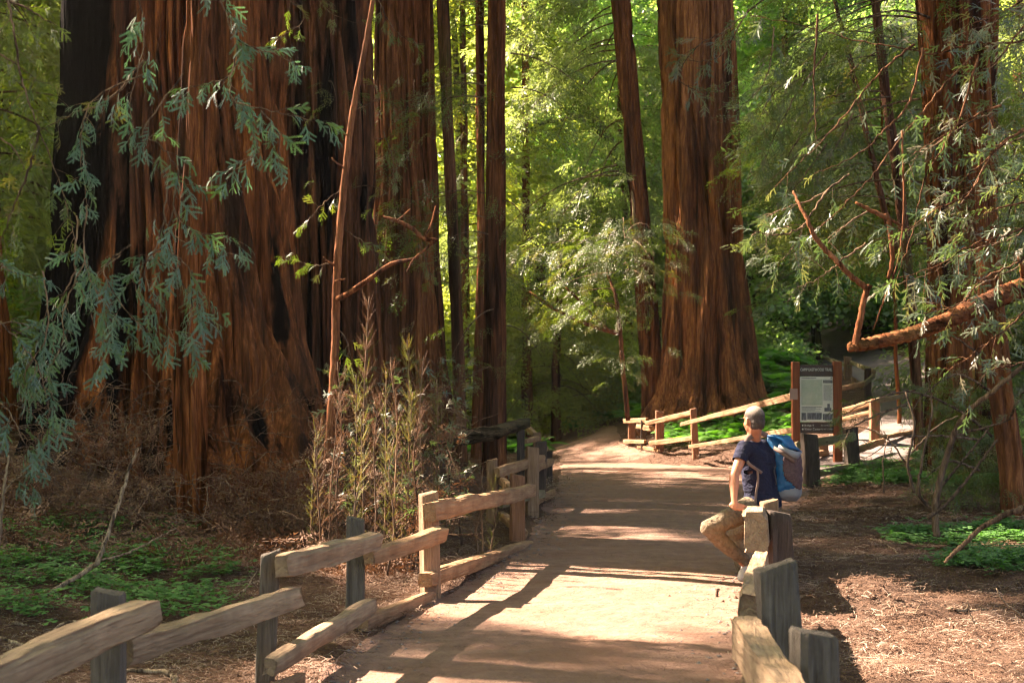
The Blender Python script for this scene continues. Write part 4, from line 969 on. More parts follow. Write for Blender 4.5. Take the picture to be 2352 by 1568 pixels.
# ------------------------------------------------------------------ notice board
q = NT('brown_stained_timber'); n = q.noise(q.map((20, 20, 2)), 1, 4); M['signpost'] = q.fin(q.ramp(n, [(.3, (.17, .048, .018)), (.7, (.29, .09, .034))]), .6, q.bump(n, .3, .01), .3)
def flat(name, col, rough=.5, spec=.4):
    q = NT(name); return q.fin(col, rough, None, spec)
M['brownpanel'] = flat('brown_sign_panel', (.075, .048, .036)); M['cream'] = flat('cream_print', (.78, .75, .64)); M['ink'] = flat('grey_ink', (.14, .13, .12)); M['white'] = flat('white_letters', (.72, .70, .64)); M['greyink'] = flat('pale_grey_ink', (.33, .33, .30))
q = NT('printed_map'); n = q.noise(q.map((14, 14, 14)), 1, 6, .7, 1.2); w = q.noise(q.map((5, 5, 5)), 1, 3)
M['map'] = q.fin(q.mix(.5, q.ramp(n, [(.35, (.38, .43, .30)), (.5, (.54, .57, .43)), (.53, (.30, .32, .24)), (.56, (.56, .58, .45))]), q.ramp(w, [(.3, (.36, .44, .30)), (.7, (.60, .60, .48))])), .5, None, .4)
q = NT('printed_photo'); n = q.noise(q.map((40, 40, 6)), 1, 4, .7); M['photo'] = q.fin(q.ramp(n, [(.35, (.05, .05, .055)), (.55, (.16, .16, .17)), (.7, (.42, .42, .42))]), .5, None, .4)
SD = 26.8
def sx(x): return (x - 1176) / FPX * SD
def sz(y): return W(1900, y, SD).z
sb = thing('notice_board', 'trail notice board reading camp eastwood trail between two rust brown posts', 'sign', (sx(1874), SD, 0))
def boxm(name, x0, x1, y0, y1, z0, z1, mat, parent, bev=.006):
    bm = bmesh.new(); bmesh.ops.create_cube(bm, size=1)
    for v in bm.verts: v.co = Vector((x0 + (v.co.x + .5) * (x1 - x0), y0 + (v.co.y + .5) * (y1 - y0), z0 + (v.co.z + .5) * (z1 - z0)))
    if bev: bmesh.ops.bevel(bm, geom=bm.edges[:], offset=bev, segments=1, affect='EDGES', profile=.5)
    me = bpy.data.meshes.new(name); bm.to_mesh(me); bm.free(); me.materials.append(mat); o = bpy.data.objects.new(name, me)
    c = Vector(((x0 + x1) / 2, (y0 + y1) / 2, (z0 + z1) / 2)); me.transform(Matrix.Translation(-c)); o.location = c
    COL.objects.link(o); par(o, parent); return o
def wloc(o):
    v = Vector((0, 0, 0))
    while o is not None: v = v + o.location; o = o.parent
    return v
def par(o, parent):
    if parent is not None: o.location = o.location - wloc(parent); o.parent = parent
boxm('post', sx(1818), sx(1835.5), SD - .07, SD + .07, -.3, sz(831), M['signpost'], sb, .01)
boxm('post', sx(1913), sx(1932), SD - .07, SD + .07, -.3, sz(830), M['signpost'], sb, .01)
hp = boxm('header_panel', sx(1836), sx(1912.6), SD - .02, SD + .02, sz(864), sz(838), M['brownpanel'], sb, .003)
mp = boxm('map_panel', sx(1836), sx(1912.6), SD - .018, SD + .018, sz(968.5), sz(864.5), M['cream'], sb, .003)
fp = boxm('destination_panel', sx(1836), sx(1912.6), SD - .02, SD + .02, sz(995), sz(969), M['brownpanel'], sb, .003)
def text(s, xpx, ypx, size, mat, parent, name='lettering', width=None, al='LEFT'):
    cu = bpy.data.curves.new(name, 'FONT'); cu.body = s; cu.size = size; cu.extrude = .001; cu.align_x = al; cu.align_y = 'CENTER'; cu.materials.append(mat); cu.resolution_u = 3
    o = bpy.data.objects.new(name, cu); COL.objects.link(o); o.rotation_euler = (math.pi / 2, 0, 0); o.location = (sx(xpx), SD - .0235, sz(ypx))
    if width:
        bpy.context.view_layer.update(); k = width / max(.01, o.dimensions.x); o.scale = (k, 1, 1)
    bpy.context.view_layer.update(); me = bpy.data.meshes.new_from_object(o); m2 = bpy.data.objects.new(name, me); COL.objects.link(m2)
    m2.location, m2.rotation_euler, m2.scale = o.location.copy(), o.rotation_euler.copy(), o.scale.copy(); o.name = 'x'; bpy.data.objects.remove(o); m2.name = name; o = m2
    par(o, parent); return o
text('CAMP EASTWOOD TRAIL', 1874, 849, .078, M['white'], hp, width=sx(1911) - sx(1838), al='CENTER')
for c in (M['white'],): pass
for yy, a, b in ((976.5, 'Bridge 4', '0.1 mi / 0.2 km'), (985, 'Visitor Center', '0.6 mi / 1.0 km')):
    text(a, 1846, yy, .052, M['white'], fp, 'destination_text'); text(b, 1910.5, yy, .036, M['white'], fp, 'distance_text', al='RIGHT')
    boxm('arrow_marker', sx(1840.5), sx(1843.5), SD - .024, SD - .0205, sz(yy + 1.6), sz(yy - 1.6), M['white'], fp, 0)
def pr(nm, x0, y0, x1, y1, m, dz=.0205): return boxm(nm, sx(x0), sx(x1), SD - dz - .003, SD - dz, sz(y1), sz(y0), M[m], mp, 0)
pr('map_print', 1839.5, 871.5, 1888, 930, 'map'); pr('title_bar', 1889.5, 872.5, 1911.5, 879.5, 'ink'); pr('title_line', 1891.5, 874.3, 1909.5, 875.3, 'greyink', .024); pr('title_line', 1891.5, 876.6, 1904, 877.6, 'greyink', .024)
pr('heading_print', 1840, 867.3, 1874, 868.7, 'ink'); pr('emblem_print', 1907, 866.2, 1909.5, 870.2, 'ink')
for k in range(17): pr('text_line', 1890.5, 884 + k * 2.15, 1911 - (k * 5 % 4), 884.9 + k * 2.15, 'greyink')
for k in range(5): pr('text_line', 1840, 933.5 + k * 2.6, 1886 - (k * 13 % 24) * (k > 0), 934.7 + k * 2.6, 'greyink' if k else 'ink')
pr('photo_print', 1839.5, 947.5, 1851, 964.5, 'photo'); pr('photo_print', 1852.8, 947.5, 1886, 963, 'photo'); pr('photo_print', 1888.5, 950, 1911, 964, 'photo')
pr('portrait_print', 1892, 936, 1908, 944.5, 'photo'); pr('portrait_print', 1899, 927, 1905, 936, 'photo')
boxm('notice_label', sx(1812), sx(1830), SD - .075, SD - .071, sz(917), sz(892), flat('faded_notice', (.42, .26, .20)), sb, 0)
# ------------------------------------------------------------------ the man on the rail
def blob(name, caps, mat, parent=None, vox=.009, smooth=6, wr=0.0, wscale=14, extra=None, seed=0, keep=False):
    """tapered capsules and ellipsoids fused into one skin; caps = (p0, r0, p1, r1) or ('e', centre, (rx, ry, rz), rotation)"""
    V = []; F = []
    def put(vs, fs):
        n = len(V); V.extend(vs); F.extend([tuple(i + n for i in f) for f in fs])
    def sphere(M_):
        vs = []; fs = []; a, b = 16, 24
        for i in range(a + 1):
            for j in range(b):
                t = math.pi * i / a; p = 2 * math.pi * j / b; vs.append(M_(Vector((math.sin(t) * math.cos(p), math.sin(t) * math.sin(p), math.cos(t)))))
        for i in range(a):
            for j in range(b): fs.append((i * b + j, (i + 1) * b + j, (i + 1) * b + (j + 1) % b, i * b + (j + 1) % b))
        put(vs, fs)
    for c in caps:
        if c[0] == 'e':
            q = c[3]; cc = Vector(c[1]); r = c[2]; sphere(lambda v: cc + q @ Vector((v.x * r[0], v.y * r[1], v.z * r[2])))
        else:
            p0, r0, p1, r1 = Vector(c[0]), c[1], Vector(c[2]), c[3]; n = max(2, int((p1 - p0).length / (min(r0, r1) * .35)) + 1)
            for i in range(n + 1):
                t = i / n; p = p0.lerp(p1, t); r = r0 + (r1 - r0) * t; sphere(lambda v: p + v * r)
    me = bpy.data.meshes.new(name); me.from_pydata([tuple(v) for v in V], [], F); o = bpy.data.objects.new(name, me); COL.objects.link(o)
    m = o.modifiers.new('r', 'REMESH'); m.mode = 'VOXEL'; m.voxel_size = vox; m.use_smooth_shade = True
    if smooth:
        s = o.modifiers.new('s', 'SMOOTH'); s.iterations = smooth; s.factor = .5
    dg = bpy.context.evaluated_depsgraph_get(); dg.update(); me2 = bpy.data.meshes.new_from_object(o.evaluated_get(dg)); o.modifiers.clear(); o.data = me2; bpy.data.meshes.remove(me)
    me2.name = name; me2.materials.clear(); me2.materials.append(mat)
    n = len(me2.vertices); co = np.empty(n * 3, np.float32); me2.vertices.foreach_get('co', co); co = co.reshape(-1, 3); no = np.empty(n * 3, np.float32); me2.vertices.foreach_get('normal', no); no = no.reshape(-1, 3)
    if wr:
        w = np.abs(fbm(co[:, 0] * wscale, co[:, 1] * wscale, co[:, 2] * wscale * 1.5, 40 + seed, 3) - .47) * 2; co = co - no * (w * wr)[:, None]
    if extra is not None: co = extra(co, no)
    me2.vertices.foreach_set('co', co.astype(np.float32).ravel()); me2.polygons.foreach_set('use_smooth', [True] * len(me2.polygons)); me2.update()
    par(o, parent); return o
def bas(f, u=Vector((0, 0, 1))):
    f = Vector(f).normalized(); l = u.cross(f).normalized(); u = f.cross(l); return Matrix((f, l, u)).transposed()
q = NT('skin'); n = q.noise(q.map((18, 18, 18)), 1, 4); M['skin'] = q.fin(q.ramp(n, [(.3, (.38, .15, .08)), (.7, (.50, .21, .115))]), .5, None, .4); q.b.inputs['Subsurface Weight'].default_value = .15; q.b.inputs['Subsurface Radius'].default_value = (.02, .008, .004)
q = NT('navy_cotton'); n = q.noise(q.map((60, 60, 60)), 1, 4); M['navy'] = q.fin(q.ramp(n, [(.3, (.010, .011, .026)), (.7, (.02, .021, .045))]), .9, q.bump(q.noise(q.map((9, 9, 16)), 1, 4, .6, .8), .8, .05), .2)
q = NT('khaki_cotton'); n = q.noise(q.map((30, 30, 30)), 1, 5); M['khaki'] = q.fin(q.ramp(n, [(.3, (.13, .095, .06)), (.7, (.24, .18, .12))]), .9, q.bump(q.noise(q.map((13, 13, 13)), 1, 4, .6, .8), .9, .05), .2)
q = NT('hair_sunlit_top'); n = q.noise(q.map((160, 160, 60)), 1, 4); tz = q.n.new('ShaderNodeSeparateXYZ'); q.l.new(q.tc.outputs['Object'], tz.inputs[0])
M['hair'] = q.fin(q.mix(q.ramp(tz.outputs[2], [(.045, (0, 0, 0)), (.10, (1, 1, 1))]), q.ramp(n, [(.35, (.03, .022, .018)), (.7, (.09, .07, .06))]), q.ramp(n, [(.35, (.16, .125, .10)), (.7, (.34, .27, .21))])), .8, q.bump(n, .5, .004), .3)  # top painted lighter as sunlit and scalp-like, lower hair dark
F_ = Vector((-.80, .60, 0)); L_ = Vector((-.60, -.80, 0)); U_ = Vector((0, 0, 1))
pel = W(1752, 1160, 12.25); 
chest = W(1741, 1058, 12.25); nb = W(1730, 1006, 12.2); sc_ = W(1732, 1022, 12.22)
shL = sc_ + L_ * .175 + Vector((0, 0, -.015)); shR = sc_ - L_ * .175 + Vector((0, 0, -.015))
elL = W(1686, 1094, 11.95); wrL = W(1686, 1146, 11.85); hL = W(1696, 1160, 11.85)
kneeL = W(1628, 1212, 11.85); ankL = W(1713, 1297, 12.1)
hipL = pel + L_ * .09 + F_ * .02; hipR = pel - L_ * .10 + F_ * .02
kneeR = W(1690, 1225, 12.75); ankR = W(1708, 1322, 12.75)
man = thing('person', 'man in navy t-shirt and khaki trousers sitting on the rail, looking away', 'person', (pel.x, pel.y, 0))
HF = Vector((-.50, .86, -.06)).normalized(); HB = bas(HF); hc = W(1731, 966, 12.12)
HL = HB @ Vector((0, 1, 0)); HU = HB @ Vector((0, 0, 1))
def hp_(f, l, u): return hc + HB @ Vector((f, l, u))
body = []
body += [('e', hp_(-.012, 0, .030), (.098, .077, .090), HB), ('e', hp_(.022, 0, -.035), (.070, .062, .080), HB), ('e', hp_(.042, 0, -.088), (.036, .036, .026), HB)]       # skull, face, chin
body += [(hp_(.088, 0, .02), .012, hp_(.112, 0, -.018), .015), (hp_(.09, .012, -.02), .01, hp_(.09, -.012, -.02), .01), (hp_(.085, -.02, -.052), .009, hp_(.085, .02, -.052), .009), (hp_(.082, -.03, .028), .012, hp_(.082, .03, .028), .012)]
for s in (1, -1):
    body += [('e', hp_(-.005, s * .078, -.012), (.020, .008, .032), HB), (hp_(.0, s * .08, .015), .008, hp_(-.018, s * .087, .008), .007), (hp_(-.018, s * .087, .008), .007, hp_(-.012, s * .083, -.028), .007), (hp_(-.012, s * .083, -.028), .007, hp_(.004, s * .078, -.036), .007)]
    body += [('e', hp_(.045, s * .04, -.03), (.03, .026, .028), HB)]
body += [(hc + HB @ Vector((-.02, 0, -.06)), .056, nb + Vector((.0, 0, -.02)), .064), (nb, .058, chest, .08)]
body += [(shL, .058, shR, .058), (shL, .054, elL, .039), (elL, .041, elL.lerp(wrL, .35), .042), (elL.lerp(wrL, .35), .041, wrL, .026), (chest, .09, pel, .09), (chest + L_ * .07, .07, pel + L_ * .06, .07), (chest - L_ * .07, .07, pel - L_ * .06, .07)]
body += [(hipL, .085, kneeL, .055), (kneeL, .052, ankL, .034), (hipR, .085, kneeR, .055), (kneeR, .052, ankR, .034), (shR, .052, shR + Vector((.03, .03, -.27)), .04), (shR + Vector((.03, .03, -.27)), .038, pel - L_ * .24 + F_ * .1 + Vector((0, 0, .03)), .026)]
# left hand on the thigh: palm, five bent fingers
hd = (hL - wrL).normalized(); thd = (kneeL - hipL).normalized()
palm = wrL + Vector((.004, -.01, -.045)); body += [(wrL, .026, palm, .032), (palm + Vector((-.03, 0, -.004)), .02, palm + Vector((.035, -.004, -.004)), .019)]
fr = [(-.034, .055), (-.012, .068), (.010, .070), (.030, .062)]
for i, (o_, ln) in enumerate(fr):
    k0 = palm + Vector((o_, -.006, -.012)); k1 = k0 + Vector((.018 + .006 * i, -.02, -.016)).normalized() * ln * .5; k2 = k1 + Vector((.03, .0, -.022)).normalized() * ln * .5
    body += [(k0, .0105, k1, .0095), (k1, .0095, k2, .0075)]
t0 = palm + Vector((.03, -.004, .004)); t1 = t0 + Vector((.034, -.008, -.006)); t2 = t1 + Vector((.03, 0, -.012)); body += [(t0, .013, t1, .0115), (t1, .0115, t2, .009)]
hr = pel - L_ * .24 + F_ * .1 + Vector((0, 0, .03)); body += [(hr, .025, hr + F_ * .06 + Vector((0, 0, -.02)), .028)]
for i in range(5): body.append((hr + F_ * (.05 + .01 * (i % 2)) + L_ * (.03 - .015 * i) + Vector((0, 0, -.02)), .0105, hr + F_ * (.11 - .012 * abs(i - 2)) + L_ * (.035 - .017 * i) + Vector((0, 0, -.05)), .008))
bo = blob('body', body, M['skin'], man, .0075, 3)
# hair: a close cap over skull and nape
def hairfit(co, no):
    return co
hair = blob('hair', [('e', hp_(-.016, 0, .036), (.099, .079, .091), HB), ('e', hp_(-.058, 0, -.012), (.050, .066, .062), HB), (hp_(-.05, .03, -.05), .035, hp_(-.05, -.03, -.05), .035)], M['hair'], man, .008, 2)
# cut the hair away from the face and round the ears
me = hair.data; w0 = wloc(hair); 
bm = bmesh.new(); bm.from_mesh(me); iv = HB.inverted(); kill = []
for v in bm.verts:
    p = iv @ (v.co + w0 - hc)
    if p.x > .045 - .35 * max(0, -(p.z - .05)) and p.z < .10 or (p.z < .03 and p.x > .0) or p.z < -.078: kill.append(v)
bmesh.ops.delete(bm, geom=kill, context='VERTS'); bm.to_mesh(me); bm.free()
me.transform(Matrix.Translation(w0 - hc)); hair.location += hc - w0
# sunglasses pushed up, a temple tip shows
mb = MB(); tube(mb, [hp_(.03, .083, .02), hp_(-.0, .086, .025), hp_(-.035, .084, .012)], [.0035, .0035, .004], 6)
tube(mb, [hp_(.10, .07, .03), hp_(.03, .083, .02)], .003, 6); mb.build('sunglasses', flat('black_plastic', (.01, .01, .01), .3, .5), man)
# shirt
sh = [(chest + L_ * .08 + U_ * .02, .125, pel + L_ * .065 + U_ * .02, .125), (chest - L_ * .08 + U_ * .02, .125, pel - L_ * .065 + U_ * .02, .125), (shL + Vector((.01, 0, -.01)), .075, shR + Vector((-.01, 0, -.01)), .075), (nb + U_ * -.035, .068, chest, .12),
      (shL, .070, shL.lerp(elL, .52), .066), (shR, .07, shR + Vector((.015, .015, -.14)), .064), (pel + L_ * .07 + U_ * .03, .14, pel - L_ * .07 + U_ * .03, .14)]
shirt = blob('t_shirt', sh, M['navy'], man, .009, 5, .02, 7, seed=1)
def cut(o, pts):
    w0 = wloc(o); bm = bmesh.new(); bm.from_mesh(o.data)
    kill = [v for v in bm.verts if any((v.co + w0 - Vector(p)).dot(Vector(n)) > 0 and (v.co + w0 - Vector(p)).length < r for p, n, r in pts)]
    bmesh.ops.delete(bm, geom=kill, context='VERTS'); bm.to_mesh(o.data); bm.free()
    m = o.modifiers.new('thickness', 'SOLIDIFY'); m.thickness = .004; m.offset = -1
cut(shirt, [(shL.lerp(elL, .50), (elL - shL).normalized(), .16), (nb + U_ * .012, U_, .2)])
# trousers
tr = [(pel + L_ * .065 + U_ * .0, .135, pel - L_ * .065 + U_ * .0, .135), (hipL, .115, hipL.lerp(kneeL, .6), .092), (hipL.lerp(kneeL, .6), .092, kneeL, .076), (kneeL, .074, kneeL.lerp(ankL, .45), .072), (kneeL.lerp(ankL, .45), .072, ankL + Vector((0, 0, .03)), .055),
      (hipR, .11, kneeR, .075), (kneeR, .072, kneeR.lerp(ankR, .4), .07), (kneeR.lerp(ankR, .4), .07, ankR, .055)]
trs = blob('trousers', tr, M['khaki'], man, .009, 4, .02, 7, seed=3)
belt = MB(); 
M['shoe'] = flat('pale_shoe', (.62, .55, .50), .6, .3); M['sole'] = flat('shoe_sole', (.35, .27, .22), .8)
toe = W(1703, 1334, 12.0)
shoe = blob('shoe', [(ankL + Vector((0, .0, -.01)), .042, ankL + Vector((.02, .03, -.045)), .04), (ankL + Vector((.01, .02, -.04)), .042, ankL.lerp(toe, .6) + U_ * .01, .042), (ankL.lerp(toe, .6) + U_ * .01, .042, toe + U_ * .03, .036)], M['shoe'], man, .007, 3)
blob('shoe', [(ankR + U_ * -.02, .042, ankR + F_ * .1 + U_ * -.055, .042), (ankR + F_ * .1 + U_ * -.055, .042, ankR + F_ * .17 + U_ * -.06, .034)], M['shoe'], man, .008, 3)

# ---- backpack, hanging from his shoulders
q = NT('blue_nylon'); n = q.noise(q.map((25, 25, 25)), 1, 4); M['blue'] = q.fin(q.ramp(n, [(.3, (.006, .085, .22)), (.7, (.01, .15, .34))]), .45, q.bump(q.noise(q.map((10, 10, 10)), 1, 3, .6, .7), .7, .04), .5)
tlb = q.n.new('ShaderNodeBsdfTranslucent'); tlb.inputs[0].default_value = (.02, .30, .55, 1); mxb = q.n.new('ShaderNodeMixShader'); mxb.inputs[0].default_value = .3
q.l.new(q.b.outputs[0], mxb.inputs[1]); q.l.new(tlb.outputs[0], mxb.inputs[2]); q.l.new(mxb.outputs[0], q.out.inputs[0])
q = NT('mauve_mesh'); n = q.noise(q.map((90, 90, 90)), 1, 3); M['mauve'] = q.fin(q.ramp(n, [(.3, (.055, .032, .036)), (.7, (.12, .07, .07))]), .8, None, .2)
M['silver'] = flat('silver_nylon', (.20, .21, .225), .5, .4); M['strap'] = flat('brown_webbing', (.17, .115, .095), .8, .2)
bp = thing('backpack', 'blue and silver backpack with mauve mesh front on the back of the man', 'backpack', tuple(W(1800, 1145, 12.35)))
DX = Vector((1, 0, 0)); 
def pk(x, y, d=12.35): return W(x, y, d)
rows = [  # y, left, right, depth near, thickness; the sack seen three-quarter from behind
 (1000, 1760, 1812, .10), (1015, 1761, 1822, .16), (1040, 1766, 1834, .22), (1070, 1772, 1838, .26), (1100, 1770, 1839, .28), (1122, 1766, 1838, .26), (1138, 1774, 1835, .22), (1147, 1794, 1830, .14), (1150, 1806, 1826, .08)]
nr = 60; na = 96; V = []; yy = np.linspace(rows[0][0], rows[-1][0], nr)
for i, y in enumerate(yy):
    l = np.interp(y, [r[0] for r in rows], [r[1] for r in rows]); r = np.interp(y, [r[0] for r in rows], [r[2] for r in rows]); th = np.interp(y, [r[0] for r in rows], [r[3] for r in rows])
    a = W(l, y, 12.35); b = W(r, y, 12.35); c = (a + b) / 2; hw = (b.x - a.x) / 2
    for k in range(na):
        t = 2 * math.pi * k / na; cx = math.copysign(abs(math.cos(t)) ** .7, math.cos(t)); cyy_ = math.copysign(abs(math.sin(t)) ** .7, math.sin(t))
        w = 1 + .05 * (float(vn(math.cos(t) * 3, math.sin(t) * 3, y * .09, 3)) - .5) * 2
        V.append(Vector((c.x + cx * hw * w, c.y + cyy_ * th * .5 * w, c.z)))
def packpart(name, cond, mat, grow=0.0):
    vs = [v + (v - Vector((sum(x.x for x in V) / len(V), 12.35, v.z))).normalized() * grow for v in V]; fs = []
    for i in range(nr - 1):
        for k in range(na):
            if cond(i / (nr - 1), k): fs.append((i * na + k, i * na + (k + 1) % na, (i + 1) * na + (k + 1) % na, (i + 1) * na + k))
    if name == 'sack': fs += [tuple(range(na)), tuple(range(nr * na - 1, (nr - 1) * na - 1, -1))]
    o = mesh(name, vs, fs, mat, None); bm = bmesh.new(); bm.from_mesh(o.data); bmesh.ops.delete(bm, geom=[v for v in bm.verts if not v.link_faces], context='VERTS'); bm.to_mesh(o.data); bm.free()
    o.data.polygons.foreach_set('use_smooth', [True] * len(o.data.polygons))
    if grow: m = o.modifiers.new('thickness', 'SOLIDIFY'); m.thickness = .004
    par(o, bp); return o
# angle index k: 0 = right, na*3/4 = toward the camera
packpart('sack', lambda t, k: True, M['blue'])
packpart('silver_base', lambda t, k: t > .80 - .10 * math.cos(2 * math.pi * k / na), M['silver'], .005)
packpart('mesh_panel', lambda t, k: .22 < t and abs(((k - na * .86 + na / 2) % na) - na / 2) < na * .155 * math.sin(math.pi * min(1, max(0, (t - .14) / .66))) ** .5, M['mauve'], .007)
def quadstrip(name, rowsP, mat, th=.006):
    nv = len(rowsP[0]); vs = [p for r in rowsP for p in r]; fs = [(i * nv + j, i * nv + j + 1, (i + 1) * nv + j + 1, (i + 1) * nv + j) for i in range(len(rowsP) - 1) for j in range(nv - 1)]
    o = mesh(name, vs, fs, mat, None); m = o.modifiers.new('thickness', 'SOLIDIFY'); m.thickness = th; par(o, bp); return o
dF = 12.35 - .12
quadstrip('lid', [[W(1757, 998, 12.3), W(1778, 1000, 12.22), W(1797, 1010, dF)], [W(1775, 997, 12.38), W(1790, 1005, 12.25), W(1806, 1026, dF - .02)], [W(1792, 998, 12.42), W(1812, 1010, 12.3), W(1826, 1030, dF)], [W(1806, 1000, 12.45), W(1820, 1020, 12.34), W(1843, 1037, dF + .04)]], M['blue'], .01)
quadstrip('lid_peak', [[W(1789, 1023, dF - .02), W(1795, 1008, 12.3), W(1803, 997, 12.4)], [W(1800, 1028, dF - .03), W(1804, 1012, 12.28), W(1808, 1000, 12.4)], [W(1813, 1027, dF - .02), W(1812, 1012, 12.3), W(1809, 998, 12.42)]], M['blue'], .004)
quadstrip('lid_edge', [[W(1778, 1024, dF), W(1776, 1032, dF)], [W(1800, 1036, dF - .03), W(1798, 1046, dF - .03)], [W(1822, 1048, dF - .03), W(1818, 1059, dF - .03)], [W(1832, 1053, dF), W(1828, 1065, dF)]], M['strap'], .012)
quadstrip('silver_flap', [[W(1790, 1020, dF - .03), W(1786, 1028, dF - .035)], [W(1812, 1031, dF - .04), W(1804, 1038, dF - .045)], [W(1830, 1037, dF - .03), W(1820, 1049, dF - .045)], [W(1843, 1037, dF), W(1833, 1054, dF - .02)]], M['silver'], .008)
mb = MB(); ba = lambda pts, r: tube(mb, smooth_line(pts, 6), r, 6)
def webbing(name, pts, w, mat=M['strap']):
    P = smooth_line(pts, 6); rowsP = []
    for i, p in enumerate(P):
        t = (P[min(i + 1, len(P) - 1)] - P[max(0, i - 1)]).normalized(); s = t.cross(Vector((0, 1, 0))).normalized(); rowsP.append([p - s * w / 2, p + s * w / 2])
    return quadstrip(name, rowsP, mat, .004)
webbing('shoulder_strap', [W(1762, 1000, 12.2), W(1745, 994, 12.16), W(1728, 1000, 12.1), W(1715, 1013, 12.05), W(1712, 1040, 12.02)], .045)
webbing('shoulder_strap', [W(1716, 1058, 12.0), W(1722, 1066, 11.98), W(1742, 1080, 12.03), W(1764, 1096, 12.2)], .026)
webbing('strap_tail', [W(1740, 1080, 12.02), W(1741, 1105, 12.02), W(1737, 1130, 12.02), W(1735, 1158, 12.02)], .02)
webbing('side_strap', [W(1783, 1068, 12.2), W(1778, 1080, 12.19), W(1780, 1092, 12.19), W(1784, 1112, 12.19)], .012, flat('black_webbing', (.03, .03, .035)))
# ------------------------------------------------------------------ broken limb on the right
mb = MB()
pline(mb, [(1952, 797, 9.75), (1975, 793, 9.75), (2020, 784, 9.8), (2090, 768, 9.9), (2160, 742, 10.0), (2230, 710, 10.1), (2300, 680, 10.2), (2352, 660, 10.3), (2480, 620, 10.4), (2650, 560, 10.5)], [.030, .041, .044, .048, .055, .062, .068, .072, .078, .085], 18, 26, .005, 8, .22)
lb = mb.build('broken_limb', M['barkX'], tR); lb['label'] = 'thick broken bare limb reaching in from the right'
mb = MB()
pline(mb, [(1964, 795, 9.74), (1968, 770, 9.74), (1976, 730, 9.74), (1984, 690, 9.74), (1991, 665, 9.74), (2000, 655, 9.74)], [.028, .024, .022, .021, .021, .015], 8, 6, .003, 9)
pline(mb, [(1993, 664, 9.74), (1972, 648, 9.74), (1945, 625, 9.74), (1920, 597, 9.74), (1898, 575, 9.74), (1870, 540, 9.74), (1855, 505, 9.74), (1835, 470, 9.8), (1822, 440, 9.9)], [.022, .02, .019, .018, .018, .016, .014, .011, .008], 7, 6, .004, 10)
mb.build('forked_stub', M['barkE'], tR)
mb = MB()
pline(mb, [(2040, 640, 10.2), (2050, 595, 10.2), (2045, 540, 10.2), (2042, 505, 10.2), (2035, 490, 10.2)], [.012, .017, .018, .018, .014], 7, 6, .003, 11)
pline(mb, [(1965, 465, 10.2), (1990, 478, 10.2), (2020, 492, 10.2), (2045, 505, 10.2), (2072, 518, 10.2)], [.008, .014, .018, .014, .007], 7, 5, .004, 12)
pline(mb, [(2072, 300, 10.3), (2076, 430, 10.3), (2074, 520, 10.3), (2060, 610, 10.3), (2030, 690, 10.3), (2005, 760, 10.3)], [.006, .008, .008, .008, .007, .003], 5, 8, .002, 13)
mb.build('dead_twigs', M['barkE'], tR)
mb = MB(); pline(mb, [(2352, 640, 10.3), (2346, 610, 10.2), (2338, 590, 10.2)], [.02, .016, .006], 6, 5); mb.build('stub', M['barkE'], tR)

# ------------------------------------------------------------------ near boughs with redwood sprays
def near_bough(T, lines, seed, coll, side=(.12, .34), step=.05, start=.15, sc=(.75, 1.15), down=.7, rad=.006, nm='bough', skip=.0, twigmat=None, sprays_per=2, flat_=.5):
    for li, ln in enumerate(lines):
        rng = random.Random(seed * 31 + li); P = []; D = []; mb = MB()
        Q = smooth_line([W(*p) for p in ln], 8, .008, seed + li); n = len(Q); tube(mb, Q, [rad * (1.25 - i / n) for i in range(n)], 5, .2, li, cap=False)
        acc = 0
        for i in range(1, n):
            acc += (Q[i] - Q[i - 1]).length
            if i / n < start: acc = 0; continue
            while acc > step:
                acc -= step
                if rng.random() < skip: continue
                t = (Q[i] - Q[i - 1]).normalized(); s = t.cross(Vector((0, -.9, .4))).normalized() * rng.choice((-1, 1))
                d = (t * rng.uniform(.2, .9) + s * rng.uniform(.4, 1) + Vector((rng.uniform(-.3, .3), rng.uniform(-.5, .5), -down * rng.uniform(.2, 1.2)))).normalized()
                l = rng.uniform(*side) * (1.1 - .5 * i / n); b = Q[i]; e = b + d * l; tube(mb, [b, b + d * l * .5 + Vector((0, 0, .01)), e], [.0028, .0022, .0015], 4, cap=False)
                for k in range(sprays_per):
                    u = (k + 1) / sprays_per; P.append(b + d * l * u * .95); D.append(d + Vector((rng.uniform(-.6, .6), rng.uniform(-.6, .6), -down * rng.uniform(0, .9))))
        P.append(Q[-1]); D.append(Q[-1] - Q[-2])
        o = mb.build(nm, twigmat or M['twig'], T); roll = np.array([rng.uniform(-1, 1) * flat_ + rng.choice((-1, 1)) * .9 * (rng.random() < .7) for _ in P])
        scatter('needles', coll, [tuple(p) for p in P], dir_rot([tuple(d) for d in D], roll), [rng.uniform(*sc) for _ in P], o)
def sh_(lines, dx, dy, dd=0): return [[(x + dx, y + dy, d + dd) for x, y, d in ln] for ln in lines]
